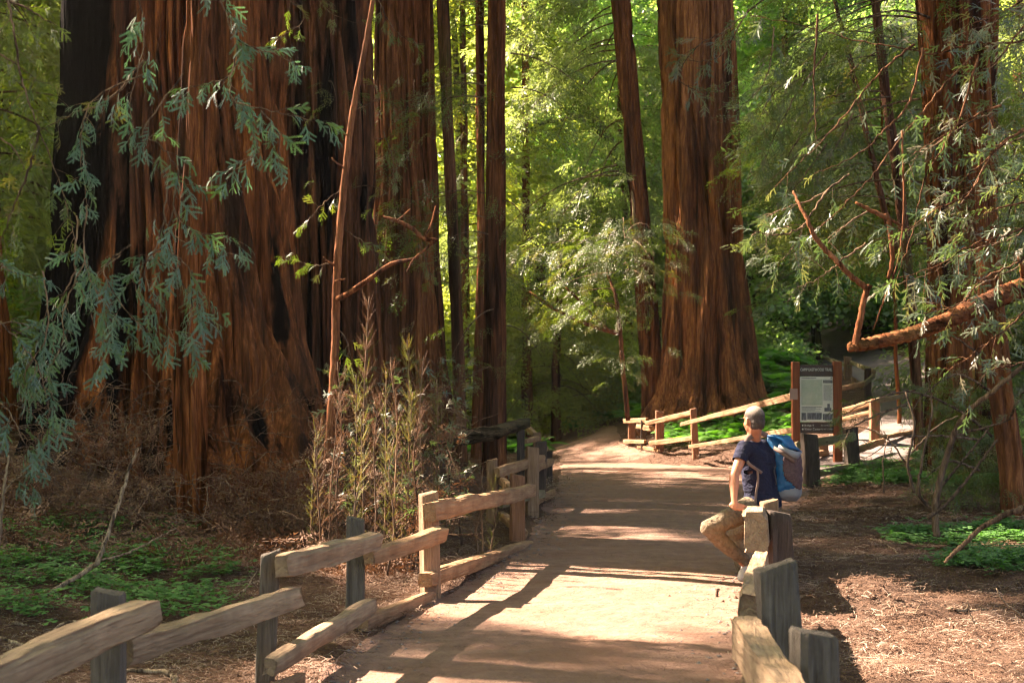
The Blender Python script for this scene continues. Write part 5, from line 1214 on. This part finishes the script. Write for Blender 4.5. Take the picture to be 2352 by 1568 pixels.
LB = [
 [(420, -60, 10.8), (500, -10, 10.8), (545, 90, 10.7), (640, 128, 10.6), (690, 150, 10.6)],
 [(540, 40, 10.9), (545, 130, 10.8), (520, 180, 10.7), (440, 200, 10.6), (400, 225, 10.6)],
 [(545, 100, 10.7), (530, 220, 10.6), (600, 250, 10.5), (690, 270, 10.5), (752, 285, 10.5)],
 [(530, 225, 10.6), (575, 300, 10.6), (590, 350, 10.6), (540, 390, 10.5), (520, 420, 10.5)],
 [(600, 255, 10.5), (640, 310, 10.5), (640, 370, 10.5)],
 [(300, -60, 11), (330, 60, 11), (320, 150, 10.9), (300, 230, 10.9), (308, 310, 10.8)],
 [(420, 170, 10.9), (330, 300, 10.8), (365, 330, 10.8), (410, 390, 10.7), (430, 430, 10.6)],
 [(330, 170, 10.9), (215, 230, 10.8), (185, 340, 10.7), (200, 470, 10.7)],
 [(410, 390, 10.7), (400, 480, 10.6), (440, 530, 10.5), (500, 540, 10.5), (560, 560, 10.4)],
 [(400, 480, 10.6), (380, 560, 10.5), (420, 600, 10.4), (460, 660, 10.4), (490, 720, 10.3)],
 [(380, 560, 10.5), (330, 610, 10.5), (360, 700, 10.4), (400, 780, 10.4)],
 [(300, 560, 10.6), (240, 620, 10.5), (280, 700, 10.4), (330, 760, 10.3)],
 [(440, 620, 10.5), (440, 700, 10.4), (430, 790, 10.3), (450, 830, 10.3)],
 [(200, 470, 10.7), (195, 600, 10.6), (230, 690, 10.5), (250, 780, 10.4), (240, 830, 10.4)],
 [(195, 600, 10.6), (150, 700, 10.5), (140, 800, 10.4), (100, 860, 10.4)],
 [(100, 620, 10.5), (110, 760, 10.4), (60, 860, 10.3), (90, 950, 10.3)],
 [(-40, 700, 10.4), (40, 780, 10.3), (90, 850, 10.3), (110, 960, 10.2), (60, 1040, 10.2)],
 [(-60, 820, 10.2), (-20, 900, 10.2), (30, 960, 10.1), (70, 1060, 10.1), (60, 1120, 10.1)],
 [(-60, 560, 10.6), (20, 620, 10.5), (90, 640, 10.5)], [(-40, 760, 10.4), (30, 740, 10.4), (90, 760, 10.4)]]
near_bough(tQ, LB, 301, S['near'], (.05, .20), .068, .12, (.45, .92), .75, skip=.12, sprays_per=2)
near_bough(tQ, sh_([LB[8], LB[9], LB[10], LB[11], LB[13], LB[14]], -22, 24, .25), 305, S['near'], (.06, .20), .10, .1, (.45, .85), .75, nm='bough', skip=.15)
near_bough(tQ, [[(0, -60, 11.5), (30, 60, 11.4), (45, 160, 11.3), (75, 260, 11.2), (140, 430, 11.1), (175, 560, 11)], [(330, 140, 11), (250, 230, 11), (170, 260, 11.1), (90, 300, 11.2)], [(-60, 300, 11.5), (20, 330, 11.4), (60, 390, 11.4)], [(90, 290, 11.2), (70, 380, 11.2), (30, 480, 11.3), (0, 560, 11.4)],
  [(-60, 100, 11.6), (10, 130, 11.5), (80, 180, 11.4)], [(-30, -20, 11.6), (60, 20, 11.5), (130, 60, 11.4)]], 306, S['neargreen'], (.08, .3), .09, .1, (.7, 1.1), .7, rad=.010, skip=.2)
# small sprays in front of the giants' right half
near_bough(tE, [[(850, -40, 14.40), (900, 60, 14.50), (960, 110, 14.50)], [(640, -20, 14.60), (700, 40, 14.60), (640, 90, 14.60)], [(790, 430, 14.30), (740, 470, 14.30), (690, 530, 14.30)], [(780, 520, 14.20), (840, 560, 14.20), (870, 600, 14.20)], [(880, 300, 14.40), (900, 360, 14.40), (905, 420, 14.40)], [(775, 600, 14.20), (720, 610, 14.20), (650, 590, 14.30)],
  [(960, 560, 14.00), (980, 600, 14.00), (990, 650, 14.00)], [(820, 250, 14.30), (880, 230, 14.30), (930, 260, 14.30)], [(770, 740, 14.20), (800, 790, 14.20), (810, 850, 14.20)], [(700, -40, 14.60), (760, 30, 14.60), (840, 60, 14.60)]], 307, S['neargreen'], (.05, .2), .07, .1, (.5, .85), .5, rad=.005, skip=.2)
# right side: big fan of twigs and sprays
RB = [
 [(2500, 60, 10.6), (2352, 95, 10.5), (2230, 100, 10.5), (2150, 125, 10.5), (2060, 108, 10.5), (1960, 92, 10.6), (1860, 62, 10.7), (1720, 35, 10.8)],
 [(2100, 100, 10.5), (2020, 170, 10.5), (1960, 240, 10.5), (1900, 310, 10.5), (1840, 370, 10.5), (1780, 430, 10.6)],
 [(2120, 110, 10.4), (2090, 230, 10.4), (2030, 300, 10.4), (1990, 340, 10.4), (1930, 375, 10.4), (1870, 400, 10.4)],
 [(2230, 130, 10.4), (2140, 230, 10.4), (2060, 330, 10.3), (1990, 420, 10.3), (1920, 490, 10.3), (1860, 540, 10.3)],
 [(2250, 120, 10.2), (2200, 280, 10.2), (2130, 400, 10.2), (2100, 520, 10.2), (2060, 640, 10.2)],
 [(1880, 30, 10.8), (1870, 180, 10.8), (1875, 320, 10.8)], [(2420, 250, 10.4), (2330, 310, 10.3), (2240, 390, 10.2), (2180, 440, 10.1)]]
near_bough(tR, RB, 311, S['nearfine'], (.08, .3), .20, .1, (.6, 1.0), .6, rad=.008, skip=.45, twigmat=M['twig2'])
RB2 = [
 [(2460, 260, 10.2), (2300, 330, 10.1), (2230, 440, 10.0), (2150, 480, 9.9), (2040, 560, 9.8)],
 [(2460, 420, 10.1), (2352, 520, 10.0), (2240, 560, 9.9), (2150, 610, 9.9), (2060, 640, 9.8)],
 [(2460, 520, 10.0), (2340, 600, 9.9), (2260, 640, 9.9), (2200, 700, 9.8), (2120, 720, 9.8)],
 [(2300, 240, 10.2), (2230, 270, 10.2), (2140, 330, 10.2), (2090, 360, 10.1)], [(2460, 600, 9.8), (2350, 720, 9.7), (2280, 780, 9.7), (2180, 850, 9.7)],
 [(2460, 760, 9.8), (2352, 830, 9.7), (2280, 850, 9.7), (2230, 900, 9.7)], [(2420, -40, 10.3), (2300, 30, 10.3), (2220, 60, 10.2)], [(2460, 0, 10.3), (2352, 60, 10.2), (2300, 130, 10.2), (2240, 170, 10.2)],
 [(2460, 460, 10.0), (2330, 470, 10.0), (2250, 500, 9.9), (2190, 560, 9.9)], [(2460, 320, 10.0), (2352, 400, 10.0), (2290, 430, 9.9)]]
near_bough(tR, RB2, 312, S['nearfine'], (.08, .28), .085, .08, (.65, 1.05), .45, rad=.008, skip=.2, twigmat=M['twig2'])
near_bough(tR, sh_(RB2[:4] + RB2[6:8], -14, 18, .3), 313, S['nearfine'], (.08, .28), .12, .1, (.7, 1.05), .6, rad=.006, skip=.15)
RB3 = [[(1800, -40, 14), (1680, 60, 14), (1600, 110, 14), (1560, 180, 14), (1620, 220, 14)], [(1720, 20, 14), (1650, 130, 14), (1560, 140, 14)], [(1780, 60, 14), (1760, 180, 14), (1700, 250, 14)], [(1900, 440, 10.6), (1850, 510, 10.6), (1830, 560, 10.6), (1790, 600, 10.6)],
 [(1950, 400, 10.7), (1880, 450, 10.7), (1800, 480, 10.7), (1760, 500, 10.7)], [(1990, 560, 10.4), (1930, 600, 10.4), (1880, 640, 10.4), (1830, 660, 10.4)], [(2000, 480, 10.5), (1940, 520, 10.5), (1900, 560, 10.5)], [(1850, 520, 10.6), (1790, 540, 10.6), (1730, 530, 10.6)]]
near_bough(tR, RB3, 314, S['nearfine'], (.08, .28), .075, .1, (.7, 1.05), .6, rad=.007, skip=.15)
near_bough(tL2, [[(1900, 120, 17), (1840, 200, 17), (1790, 290, 17), (1760, 360, 17)], [(1880, 250, 17), (1840, 310, 17), (1800, 380, 17), (1790, 440, 17)], [(1960, 260, 17), (1930, 320, 17), (1900, 370, 17)], [(1850, 160, 17), (1780, 210, 17), (1740, 280, 17)], [(1900, 330, 17), (1850, 400, 17), (1800, 460, 17)]], 315, S['neargreen'], (.15, .45), .07, .1, (1.0, 1.6), .6, rad=.01)
# low scrub in front of the side trail, right
near_bough(tM, [[(2280, 1000, 17), (2180, 930, 16.5), (2080, 900, 16.2), (1980, 930, 16), (1930, 960, 16)], [(2250, 1010, 16.5), (2150, 1000, 16.2), (2060, 1010, 16), (1990, 1050, 16)], [(2280, 900, 16.8), (2200, 860, 16.5), (2130, 900, 16.3), (2080, 960, 16.2)], [(2320, 960, 16.5), (2352, 900, 16), (2400, 860, 16)],
  [(2290, 860, 16.5), (2230, 800, 16.3), (2180, 770, 16.2), (2140, 790, 16.1)], [(2250, 1080, 16.5), (2180, 1060, 16.3), (2120, 1100, 16.2)], [(2080, 930, 16.2), (2020, 950, 16), (1960, 980, 15.9), (1940, 1010, 15.8)]], 316, S['neargreen'], (.12, .4), .085, .05, (.6, 1.0), .4, rad=.014, skip=.35, twigmat=M['twig'])

# bare leaning stems on the right, in the shade
def px_stem(name, label, cat, lines, rads, mat, parts=None, group=None, n=7):
    p0 = W(*lines[0][0]); T = thing(name, label, cat, (p0.x, p0.y, gz(p0.x, p0.y)), group)
    for i, (ln, rd) in enumerate(zip(lines, rads)):
        mb = MB(); pline(mb, ln, rd, n, 8, .006, i + 3); mb.build('stem' if i == 0 else 'branch', mat, T)
    return T
px_stem('leaning_shrub', 'bare grey leaning stems arching up to the right edge', 'shrub', [[(2152, 1232, 13.4), (2148, 1160, 13.4), (2165, 1080, 13.4), (2190, 1000, 13.3), (2220, 950, 13.2), (2290, 890, 13.0), (2352, 840, 12.9), (2420, 780, 12.8)],
   [(2160, 1120, 13.6), (2200, 1070, 13.6), (2250, 1010, 13.6), (2280, 970, 13.6)], [(2150, 1180, 13.4), (2110, 1130, 13.4), (2120, 1050, 13.5), (2140, 940, 13.6), (2130, 860, 13.7)], [(2130, 1190, 13.3), (2180, 1150, 13.3), (2230, 1090, 13.3), (2290, 1010, 13.2)], [(2190, 1000, 13.3), (2250, 985, 13.3), (2330, 960, 13.2)]],
   [[.035, .032, .03, .028, .026, .024, .022, .02], [.014, .012, .01, .006], [.018, .015, .012, .009, .005], [.02, .017, .014, .01], [.012, .01, .006]], M['twig'])
px_stem('fallen_branch', 'long pale branch propped low at the right edge', 'branch', [[(2170, 1290, 11.6), (2200, 1262, 11.6), (2250, 1215, 11.6), (2300, 1185, 11.6), (2352, 1165, 11.6), (2440, 1130, 11.7)]], [[.012, .018, .022, .025, .027, .03]], M['twig'])
px_stem('leaning_shrub', 'thin dark stems tangled under the low foliage on the right', 'shrub', [[(2100, 1130, 14.5), (2085, 1060, 14.5), (2100, 980, 14.6), (2080, 900, 14.7)], [(2092, 1080, 14.5), (2040, 1010, 14.6), (1980, 980, 14.8), (1940, 985, 15)], [(2094, 1040, 14.6), (2150, 980, 14.6), (2200, 955, 14.6)], [(2030, 1130, 15), (2028, 1060, 15), (2040, 1000, 15.2)]], [[.016, .014, .012, .008], [.01, .009, .008, .004], [.01, .008, .005], [.008, .007, .004]], M['twig'])

# left: leaning stick, stems, fallen log
px_stem('leaning_stick', 'pale dead stick leaning over the clover on the left', 'stick', [[(95, 1372, 10.3), (150, 1340, 10.5), (205, 1305, 10.7), (226, 1285, 10.7), (250, 1220, 10.8), (278, 1140, 10.9), (300, 1070, 11), (318, 1030, 11)], [(226, 1287, 10.7), (290, 1270, 10.9), (350, 1240, 11.1), (405, 1212, 11.3)]], [[.012, .018, .02, .02, .016, .014, .012, .010], [.008, .008, .006, .004]], M['stick'])
px_stem('bare_stem', 'slender pale upright stem at the left edge', 'stick', [[(-2, 1255, 10.2), (4, 1180, 10.2), (10, 1110, 10.2), (20, 1045, 10.2)], [(8, 1130, 10.2), (30, 1105, 10.2), (50, 1090, 10.2)]], [[.012, .011, .010, .006], [.006, .005, .003]], M['stick'])
M['logb'] = bark('log_bark', (.02, .016, .012), (.06, .045, .03), (.13, .105, .07), 3, .35, axis='x')
lg = px_stem('fallen_log', 'mossy fallen log resting across the bank behind the left fence', 'log', [[(885, 1016, 17.6), (940, 1008, 17.7), (1010, 1006, 17.8), (1080, 1002, 17.9), (1140, 992, 18.0), (1190, 976, 18.1), (1216, 971, 18.15)]], [[.07, .085, .095, .10, .09, .075, .06]], M['logb'], n=12)
for c_ in lg.children: c_.name = 'log'
px_stem('exposed_root', 'short pale curved root on the ground at the bottom left', 'root', [[(280, 1538, 7.6), (320, 1540, 7.6), (370, 1542, 7.6), (398, 1552, 7.5), (404, 1575, 7.4)]], [[.008, .012, .014, .015, .012]], M['stick'])
px_stem('pale_stick', 'bleached straight stick lying at the lower left edge', 'stick', [[(-20, 1458, 8.9), (30, 1474, 8.8), (82, 1492, 8.7)]], [[.012, .011, .008]], M['stick'])

# upright redwood sprouts, brown and olive
rng = random.Random(77); k = 0
SPR = [(835, 1215, 680, 12.6), (800, 1190, 860, 12.3), (760, 1130, 900, 12.8), (880, 1150, 850, 13.2), (905, 1205, 830, 12.9), (940, 1200, 800, 13.4), (970, 1180, 820, 13.8), (1000, 1180, 880, 14.2), (860, 1235, 900, 12.4), (1020, 1190, 960, 14.6), (780, 1100, 830, 13.0), (925, 1110, 780, 14.0), (1110, 1260, 1075, 13.8), (1125, 1262, 1120, 13.6), (1098, 1255, 1110, 13.9),
       (985, 1120, 870, 14.6), (740, 1180, 960, 12.4), (890, 1240, 990, 12.1), (950, 1235, 960, 12.9), (820, 1250, 960, 12.0), (900, 1000, 790, 15), (960, 990, 830, 15.5), (1010, 1010, 900, 15.5), (850, 1060, 760, 14), (1060, 1200, 1060, 14.8), (715, 1150, 980, 12.9), (870, 1110, 900, 13.6), (930, 1160, 900, 13.1)]
for i, (x, yb, yt, d) in enumerate(SPR):
    b = W(x, yb, d); t = W(x + rng.uniform(-14, 20), yt, d); b.z = min(b.z, gz(b.x, b.y) + .02)
    dry = i % 2 == 0
    hh = 'tall' if (yb - yt) / FPX * d > 1.35 else 'short' if (yb - yt) / FPX * d < .9 else 'mid height'
    wh = 'at the left end of the thicket' if x < 790 else 'left of the sapling stump line' if x < 850 else 'in the middle of the thicket' if x < 915 else 'behind the fourth post' if x < 1000 else 'at the right end of the thicket' if x < 1080 else 'standing alone by the fifth post'
    wh = wh.replace('left of the sapling stump line', 'just right of the leaning sapling')
    T = thing('redwood_sprout', hh + (' brown ' if dry else ' olive green ') + 'feathery sprout ' + wh + (', nearest the fence' if d < 12.7 else ', set well back' if d > 14.3 else ''), 'sprout', (b.x, b.y, b.z), 'redwood sprouts behind the left fence'); mb = MB(); H = (t - b).length
    ln = smooth_line([b, b.lerp(t, .35) + Vector((rng.uniform(-.04, .04), 0, 0)), b.lerp(t, .7) + Vector((rng.uniform(-.05, .05), 0, 0)), t], 6, .004, i)
    tube(mb, ln, list(np.linspace(.011, .004, len(ln))), 5); P = []; D = []
    for j in range(int(H * 40)):
        u = rng.uniform(.12, 1); q = int(u * (len(ln) - 1)); p = ln[min(q, len(ln) - 1)]; a = rng.uniform(0, 6.28); P.append(tuple(p)); D.append((math.cos(a) * (1.1 - u * .6), math.sin(a) * (1.1 - u * .6), rng.uniform(.5, 1.5)))
    mb.build('stem', M['twig'], T)
    # plumes grow along local Z: tilt them outward
    rot = [Vector(dv).to_track_quat('Z', 'Y').to_euler() for dv in D]
    scatter('foliage', S['plumedry' if dry else 'plume'], P, [(r.x, r.y, r.z) for r in rot], [rng.uniform(.2, .42) for _ in P], T)

_by = {}
for o_ in list(SC.objects):
    if o_.get('group') == 'redwood sprouts behind the left fence': _by.setdefault(o_['label'], []).append(o_)
for lb_, ob_ in _by.items():
    if len(ob_) > 1:
        ob_.sort(key=lambda q_: q_.location.x / q_.location.y)
        for i_, o_ in enumerate(ob_): o_['label'] = ('left hand ' if i_ == 0 else 'right hand ' if i_ == len(ob_) - 1 else 'middle ') + lb_.replace('feathery ', '')
# ------------------------------------------------------------------ ground cover
pxz = lambda poly: inpx(poly)
def both(*fs): return lambda x, y, rg: np.logical_and.reduce([f(x, y, rg) for f in fs])
clump = lambda th, s, sc=1.6: (lambda x, y, rg: fbm(x * sc, y * sc, 0, s, 3) > th)
ground_scatter('clover', 'patch of dark green clover on the shaded floor at the lower left', S['sorrel'], 6000, (-9, -1.2, 8.5, 15.5), (.8, 1.7), 41, (0, .02), both(pxz([(-30, 1225), (120, 1180), (300, 1215), (420, 1195), (520, 1240), (560, 1340), (540, 1400), (430, 1420), (200, 1430), (60, 1420), (-30, 1420)]), clump(.46, 51, 2.6)), .2)
ground_scatter('clover', 'bright clover carpet beyond the dark posts on the right', S['sorrel'], 26000, (3, 12, 14, 31), (1.2, 2.0), 42, (0, .03), both(pxz([(1900, 1085), (1980, 1040), (2100, 1020), (2352, 1030), (2352, 1120), (2250, 1130), (2150, 1115), (2020, 1115), (1900, 1120)]), off(.2), clump(.44, 52, 1.8)), .2)
ground_scatter('clover', 'small clover clumps among twigs at the right middle', S['sorrel'], 16000, (3, 9, 9, 16), (1.0, 1.6), 43, (0, .03), both(pxz([(2030, 1160), (2120, 1150), (2230, 1200), (2400, 1230), (2400, 1330), (2250, 1330), (2160, 1290), (2060, 1250), (2010, 1200)]), clump(.5, 53, 2.2)), .2)
ground_scatter('ferns', 'bright green ferns right of the big tawny redwood', S['fern'], 170, (6.2, 9.2, 34.5, 42), (.9, 1.6), 44, (0, .05), both(off(.3), lambda x, y, rg: x - 5.1 > 1.6), .25)
ground_scatter('ferns', 'low ferns behind the long rails of the far fence', S['fern'], 240, (3.5, 7.4, 30.5, 35.5), (.55, 1.0), 45, (0, .02), both(off(.35), lambda x, y, rg: y > 33.6 - (x - 3.5) * 1.25 + .4), .25)
ground_scatter('ferns', 'pale ferns on the bank behind the bend of the path', S['fern'], 420, (-3, 3.6, 36, 48), (.8, 1.4), 46, (0, .1), off(.3), .3)
ground_scatter('ferns', 'sword ferns hanging on the cut bank above the side trail', S['fern'], 620, (6, 16, 34, 56), (1.0, 1.7), 47, (0, .2), both(off(.25), lambda x, y, rg: x > 8 + (y < 42) * 2), .35)
def lit(name, label, n, box, sc, seed, m=None, k='litter'): return ground_scatter(name, label, S[k], n, box, sc, seed, (.0, .012), m, .12)
lit('needle_litter', 'reddish needles, twigs and bark bits littering the left floor', 11500, (-9, 0, 5, 17), (.6, 1.2), 48, both(off(.03), lambda x, y, rg: x > -2.2 - y * .33))
lit('needle_litter', 'needles and twigs on the right floor, tinted lighter as sunlit', 8500, (1, 9, 5.5, 19), (.6, 1.25), 49, both(off(.03), lambda x, y, rg: x < 1.0 + y * .38), 'littersun')
lit('needle_litter', 'needle litter along both banks farther off', 4000, (-5, 10, 17, 36), (1.3, 2.4), 50, off(.02))
lit('path_debris', 'scattered needles and grit on the footpath', 1900, (-1, 4.5, 6, 32), (.35, .8), 58, lambda x, y, rg: on_path(x, y) < -.05)
ground_scatter('dry_fronds', 'dead brown redwood fronds piled at the foot of the left giants', S['dryl'], 5200, (-7.5, -1, 12, 19.5), (.6, 1.3), 54, (.0, .22), both(clump(.40, 55, .8), off(.5)), .9)
ground_scatter('dry_fronds', 'red brown dead fronds heaped beside the near right posts', S['dryl'], 300, (1.9, 3.3, 9.6, 12.0), (.35, .7), 56, (.0, .05), pxz([(1822, 1300), (1880, 1275), (1960, 1310), (1990, 1370), (1960, 1440), (1880, 1450), (1825, 1400)]), .6)
# loose sticks one can pick out
STK = [([(1985, 1155, 14), (2030, 1140, 14), (2085, 1128, 14.2), (2140, 1122, 14.4)], .014, 'long dead twig lying across the right floor'), ([(2000, 1100, 15.5), (2025, 1125, 15), (2050, 1150, 14.5), (2075, 1170, 14)], .012, 'crooked dark twig below the charred post'),
 ([(2030, 1240, 11.6), (2060, 1242, 11.6), (2090, 1230, 11.7)], .016, 'short pale stick curled on the right floor'), ([(2005, 1292, 10.8), (2050, 1300, 10.7), (2100, 1298, 10.8)], .012, 'flat pale stick beside the clover clumps'), ([(1848, 1372, 10.8), (1862, 1355, 10.8), (1880, 1336, 10.9)], .007, 'light twig poking out of the frond heap'),
 ([(2180, 1330, 10.3), (2220, 1312, 10.4), (2270, 1300, 10.5)], .018, 'broken brown stick near the right edge'), ([(2355, 1420, 9.6), (2320, 1395, 9.6), (2300, 1375, 9.6), (2288, 1350, 9.6)], .009, 'curved twig standing up at the edge of the sunlit litter'),
 ([(2240, 1430, 9.5), (2225, 1400, 9.5), (2222, 1375, 9.5)], .006, 'small upright twig in the sunlit litter'), ([(2100, 1408, 9.9), (2115, 1385, 9.9)], .008, 'stubby twig at the top of the sunlit litter'), ([(30, 1390, 9.6), (60, 1378, 9.6), (80, 1395, 9.6)], .014, 'knotty grey stick at the lower left'), ([(95, 1490, 8.5), (130, 1440, 8.7), (170, 1425, 8.8), (225, 1440, 8.7)], .010, 'thin arched twig behind the nearest post'),
 ([(640, 1500, 8.9), (690, 1530, 8.7), (720, 1545, 8.6)], .009, 'pale twig under the second rail'), ([(540, 1370, 9.6), (570, 1345, 9.7), (590, 1310, 9.8)], .009, 'orange twig beside the second post'), ([(600, 1180, 13), (690, 1150, 13.4), (720, 1090, 13.8)], .010, 'dead bough end lying below the giants')]
for i, (ln, r, lb) in enumerate(STK):
    Pw = [W(*p) for p in ln]; zz = [gz(p.x, p.y) for p in Pw]
    if i not in (4, 6, 7, 8, 10, 12): 
        for p, z in zip(Pw, zz): p.z = z + r * .8
    T = None; mb = MB(); Q = smooth_line(Pw, 6, .006, i); tube(mb, Q, list(np.linspace(r, r * .45, len(Q))), 6, .3, i); o = mb.build('dead_stick', M['stick'], None); tag(o, lb, 'stick')
# tangle of bare twigs under the giants
mb = MB(); rng = random.Random(9)
for i in range(620):
    x = rng.uniform(60, 1080) if i % 2 else rng.uniform(60, 420); y = rng.uniform(900, 1210) if x < 720 else rng.uniform(880, 1230); d = np.interp(y, [930, 1210], [15.6, 13.2]) + rng.uniform(-.3, .3); a = W(x, y, d); b = a + Vector((rng.uniform(-.5, .5), rng.uniform(-.3, .3), rng.uniform(-.3, .35))); m_ = a.lerp(b, .5) + Vector((rng.uniform(-.1, .1), 0, rng.uniform(-.05, .12)))
    tube(mb, smooth_line([a, m_, b], 5, .01, i), rng.uniform(.002, .006), 4, cap=False)
tag(mb.build('twig_tangle', M['twig'], None), 'tangle of bare brown twigs at the foot of the left giants', kind='stuff')

# thicket among the sprouts and the heap of dead fronds against the giants' feet
def vol_scatter(name, label, coll, n, xr, yr, dr, sc, seed, dz=-.3):
    rg = random.Random(seed); P = []; D = []
    for i in range(n):
        x = rg.uniform(*xr); y = rg.uniform(*yr); d = dr(x, y) + rg.uniform(-.5, .5); P.append(tuple(W(x, y, d))); D.append((rg.gauss(0, 1), rg.gauss(0, 1), rg.gauss(dz, .6)))
    tag(scatter(name, coll, P, dir_rot(D, np.array([rg.uniform(-1.2, 1.2) for _ in P])), [rg.uniform(*sc) for _ in P], kind=None), label, kind='stuff')
vol_scatter('thicket', 'brown dead sprays tangled through the sprouts behind the fence', S['dryl'], 300, (725, 1060), (880, 1200), lambda x, y: 14.6 - (y - 880) / 320 * 1.8, (.35, .8), 71)
vol_scatter('green_thicket', 'thin green sprays tangled through the sprouts behind the fence', S['nearfine'], 330, (735, 1080), (820, 1180), lambda x, y: 14.8 - (y - 820) / 360 * 1.8, (.5, 1.0), 72, .3)
vol_scatter('frond_heap', 'heap of dead fronds and twigs piled against the feet of the giants', S['dryl'], 330, (60, 400), (960, 1190), lambda x, y: 15.1 - (y - 960) / 230 * 1.5, (.3, .7), 73)
vol_scatter('frond_heap_right', 'dead fronds heaped between the front trunk and the split root', S['dryl'], 240, (480, 760), (1060, 1200), lambda x, y: 15.3 - (y - 1010) / 180 * 1.5, (.5, 1.0), 74)

vol_scatter('right_brush', 'dark green brush round the feet of the right hand trunks', S['mid'], 620, (2125, 2420), (860, 1130), lambda x, y: 19.4 - (y - 860) / 270 * 2.2, (.3, .6), 75)
vol_scatter('upper_brush', 'fine dark sprays hanging in front of the thick shaggy redwood', S['nearfine'], 330, (2060, 2400), (20, 760), lambda x, y: 13.5, (.7, 1.3), 76, -.5)
# clods and twigs of the little dirt mound
rng = random.Random(31); mb = MB()
for i in range(150):
    x = 2.28 + rng.gauss(0, .33); y = 10.6 + rng.gauss(0, .38); z = gz(x, y); r = rng.uniform(.008, .03); V = []; a0 = rng.uniform(0, 6)
    for k in range(5): V.append((x + r * math.cos(a0 + k * 1.256) * rng.uniform(.7, 1.2), y + r * math.sin(a0 + k * 1.256) * rng.uniform(.7, 1.2), z + r * .2))
    V.append((x, y, z + r * rng.uniform(.8, 1.3))); V.append((x, y, z - r)); mb.add(V, [(k, (k + 1) % 5, 5) for k in range(5)] + [((k + 1) % 5, k, 6) for k in range(5)])
tag(mb.build('dirt_clods', M['floor'], None, False), 'loose clods on the small dirt mound beside the near right fence', kind='stuff')
mb = MB()
for i in range(1100):
    y = 6.5 + 24 * rng.random() ** 1.6; l_, r_ = [float(v_) for v_ in edges(y)]; e_ = rng.random() ** 2.2 * .5; x = l_ + e_ if rng.random() < .5 else r_ - e_
    if rng.random() < .3: x = rng.uniform(l_, r_)
    z = gz(x, y) + .012; r = rng.uniform(.004, .016) * (1 + y / 30); a0 = rng.uniform(0, 6); V = [(x + r * math.cos(a0 + k * 1.256) * rng.uniform(.7, 1.2), y + r * math.sin(a0 + k * 1.256), z + r * .15) for k in range(5)]
    V.append((x, y, z + r * rng.uniform(.5, .9))); mb.add(V, [(k, (k + 1) % 5, 5) for k in range(5)])
tag(mb.build('pebbles', M['trail'], None, False), 'small pebbles and grit strewn over the footpath', kind='stuff')
# ------------------------------------------------------------------ the air
me = bpy.data.meshes.new('haze'); x0, x1, y0, y1, z0, z1 = -90, 90, -60, 150, -12, 75
me.from_pydata([(x0, y0, z0), (x1, y0, z0), (x1, y1, z0), (x0, y1, z0), (x0, y0, z1), (x1, y0, z1), (x1, y1, z1), (x0, y1, z1)], [], [(0, 3, 2, 1), (4, 5, 6, 7), (0, 1, 5, 4), (1, 2, 6, 5), (2, 3, 7, 6), (3, 0, 4, 7)])
hm = bpy.data.materials.new('air'); hm.use_nodes = True; t = hm.node_tree; t.nodes.remove(t.nodes['Principled BSDF'])
v = t.nodes.new('ShaderNodeVolumePrincipled'); v.inputs['Color'].default_value = (.95, .93, .88, 1); v.inputs['Density'].default_value = .00022; v.inputs['Anisotropy'].default_value = .35
t.links.new(v.outputs[0], t.nodes['Material Output'].inputs['Volume']); me.materials.append(hm)
ho = bpy.data.objects.new('haze', me); COL.objects.link(ho); tag(ho, 'thin warm haze in the air between the trees', kind='stuff')
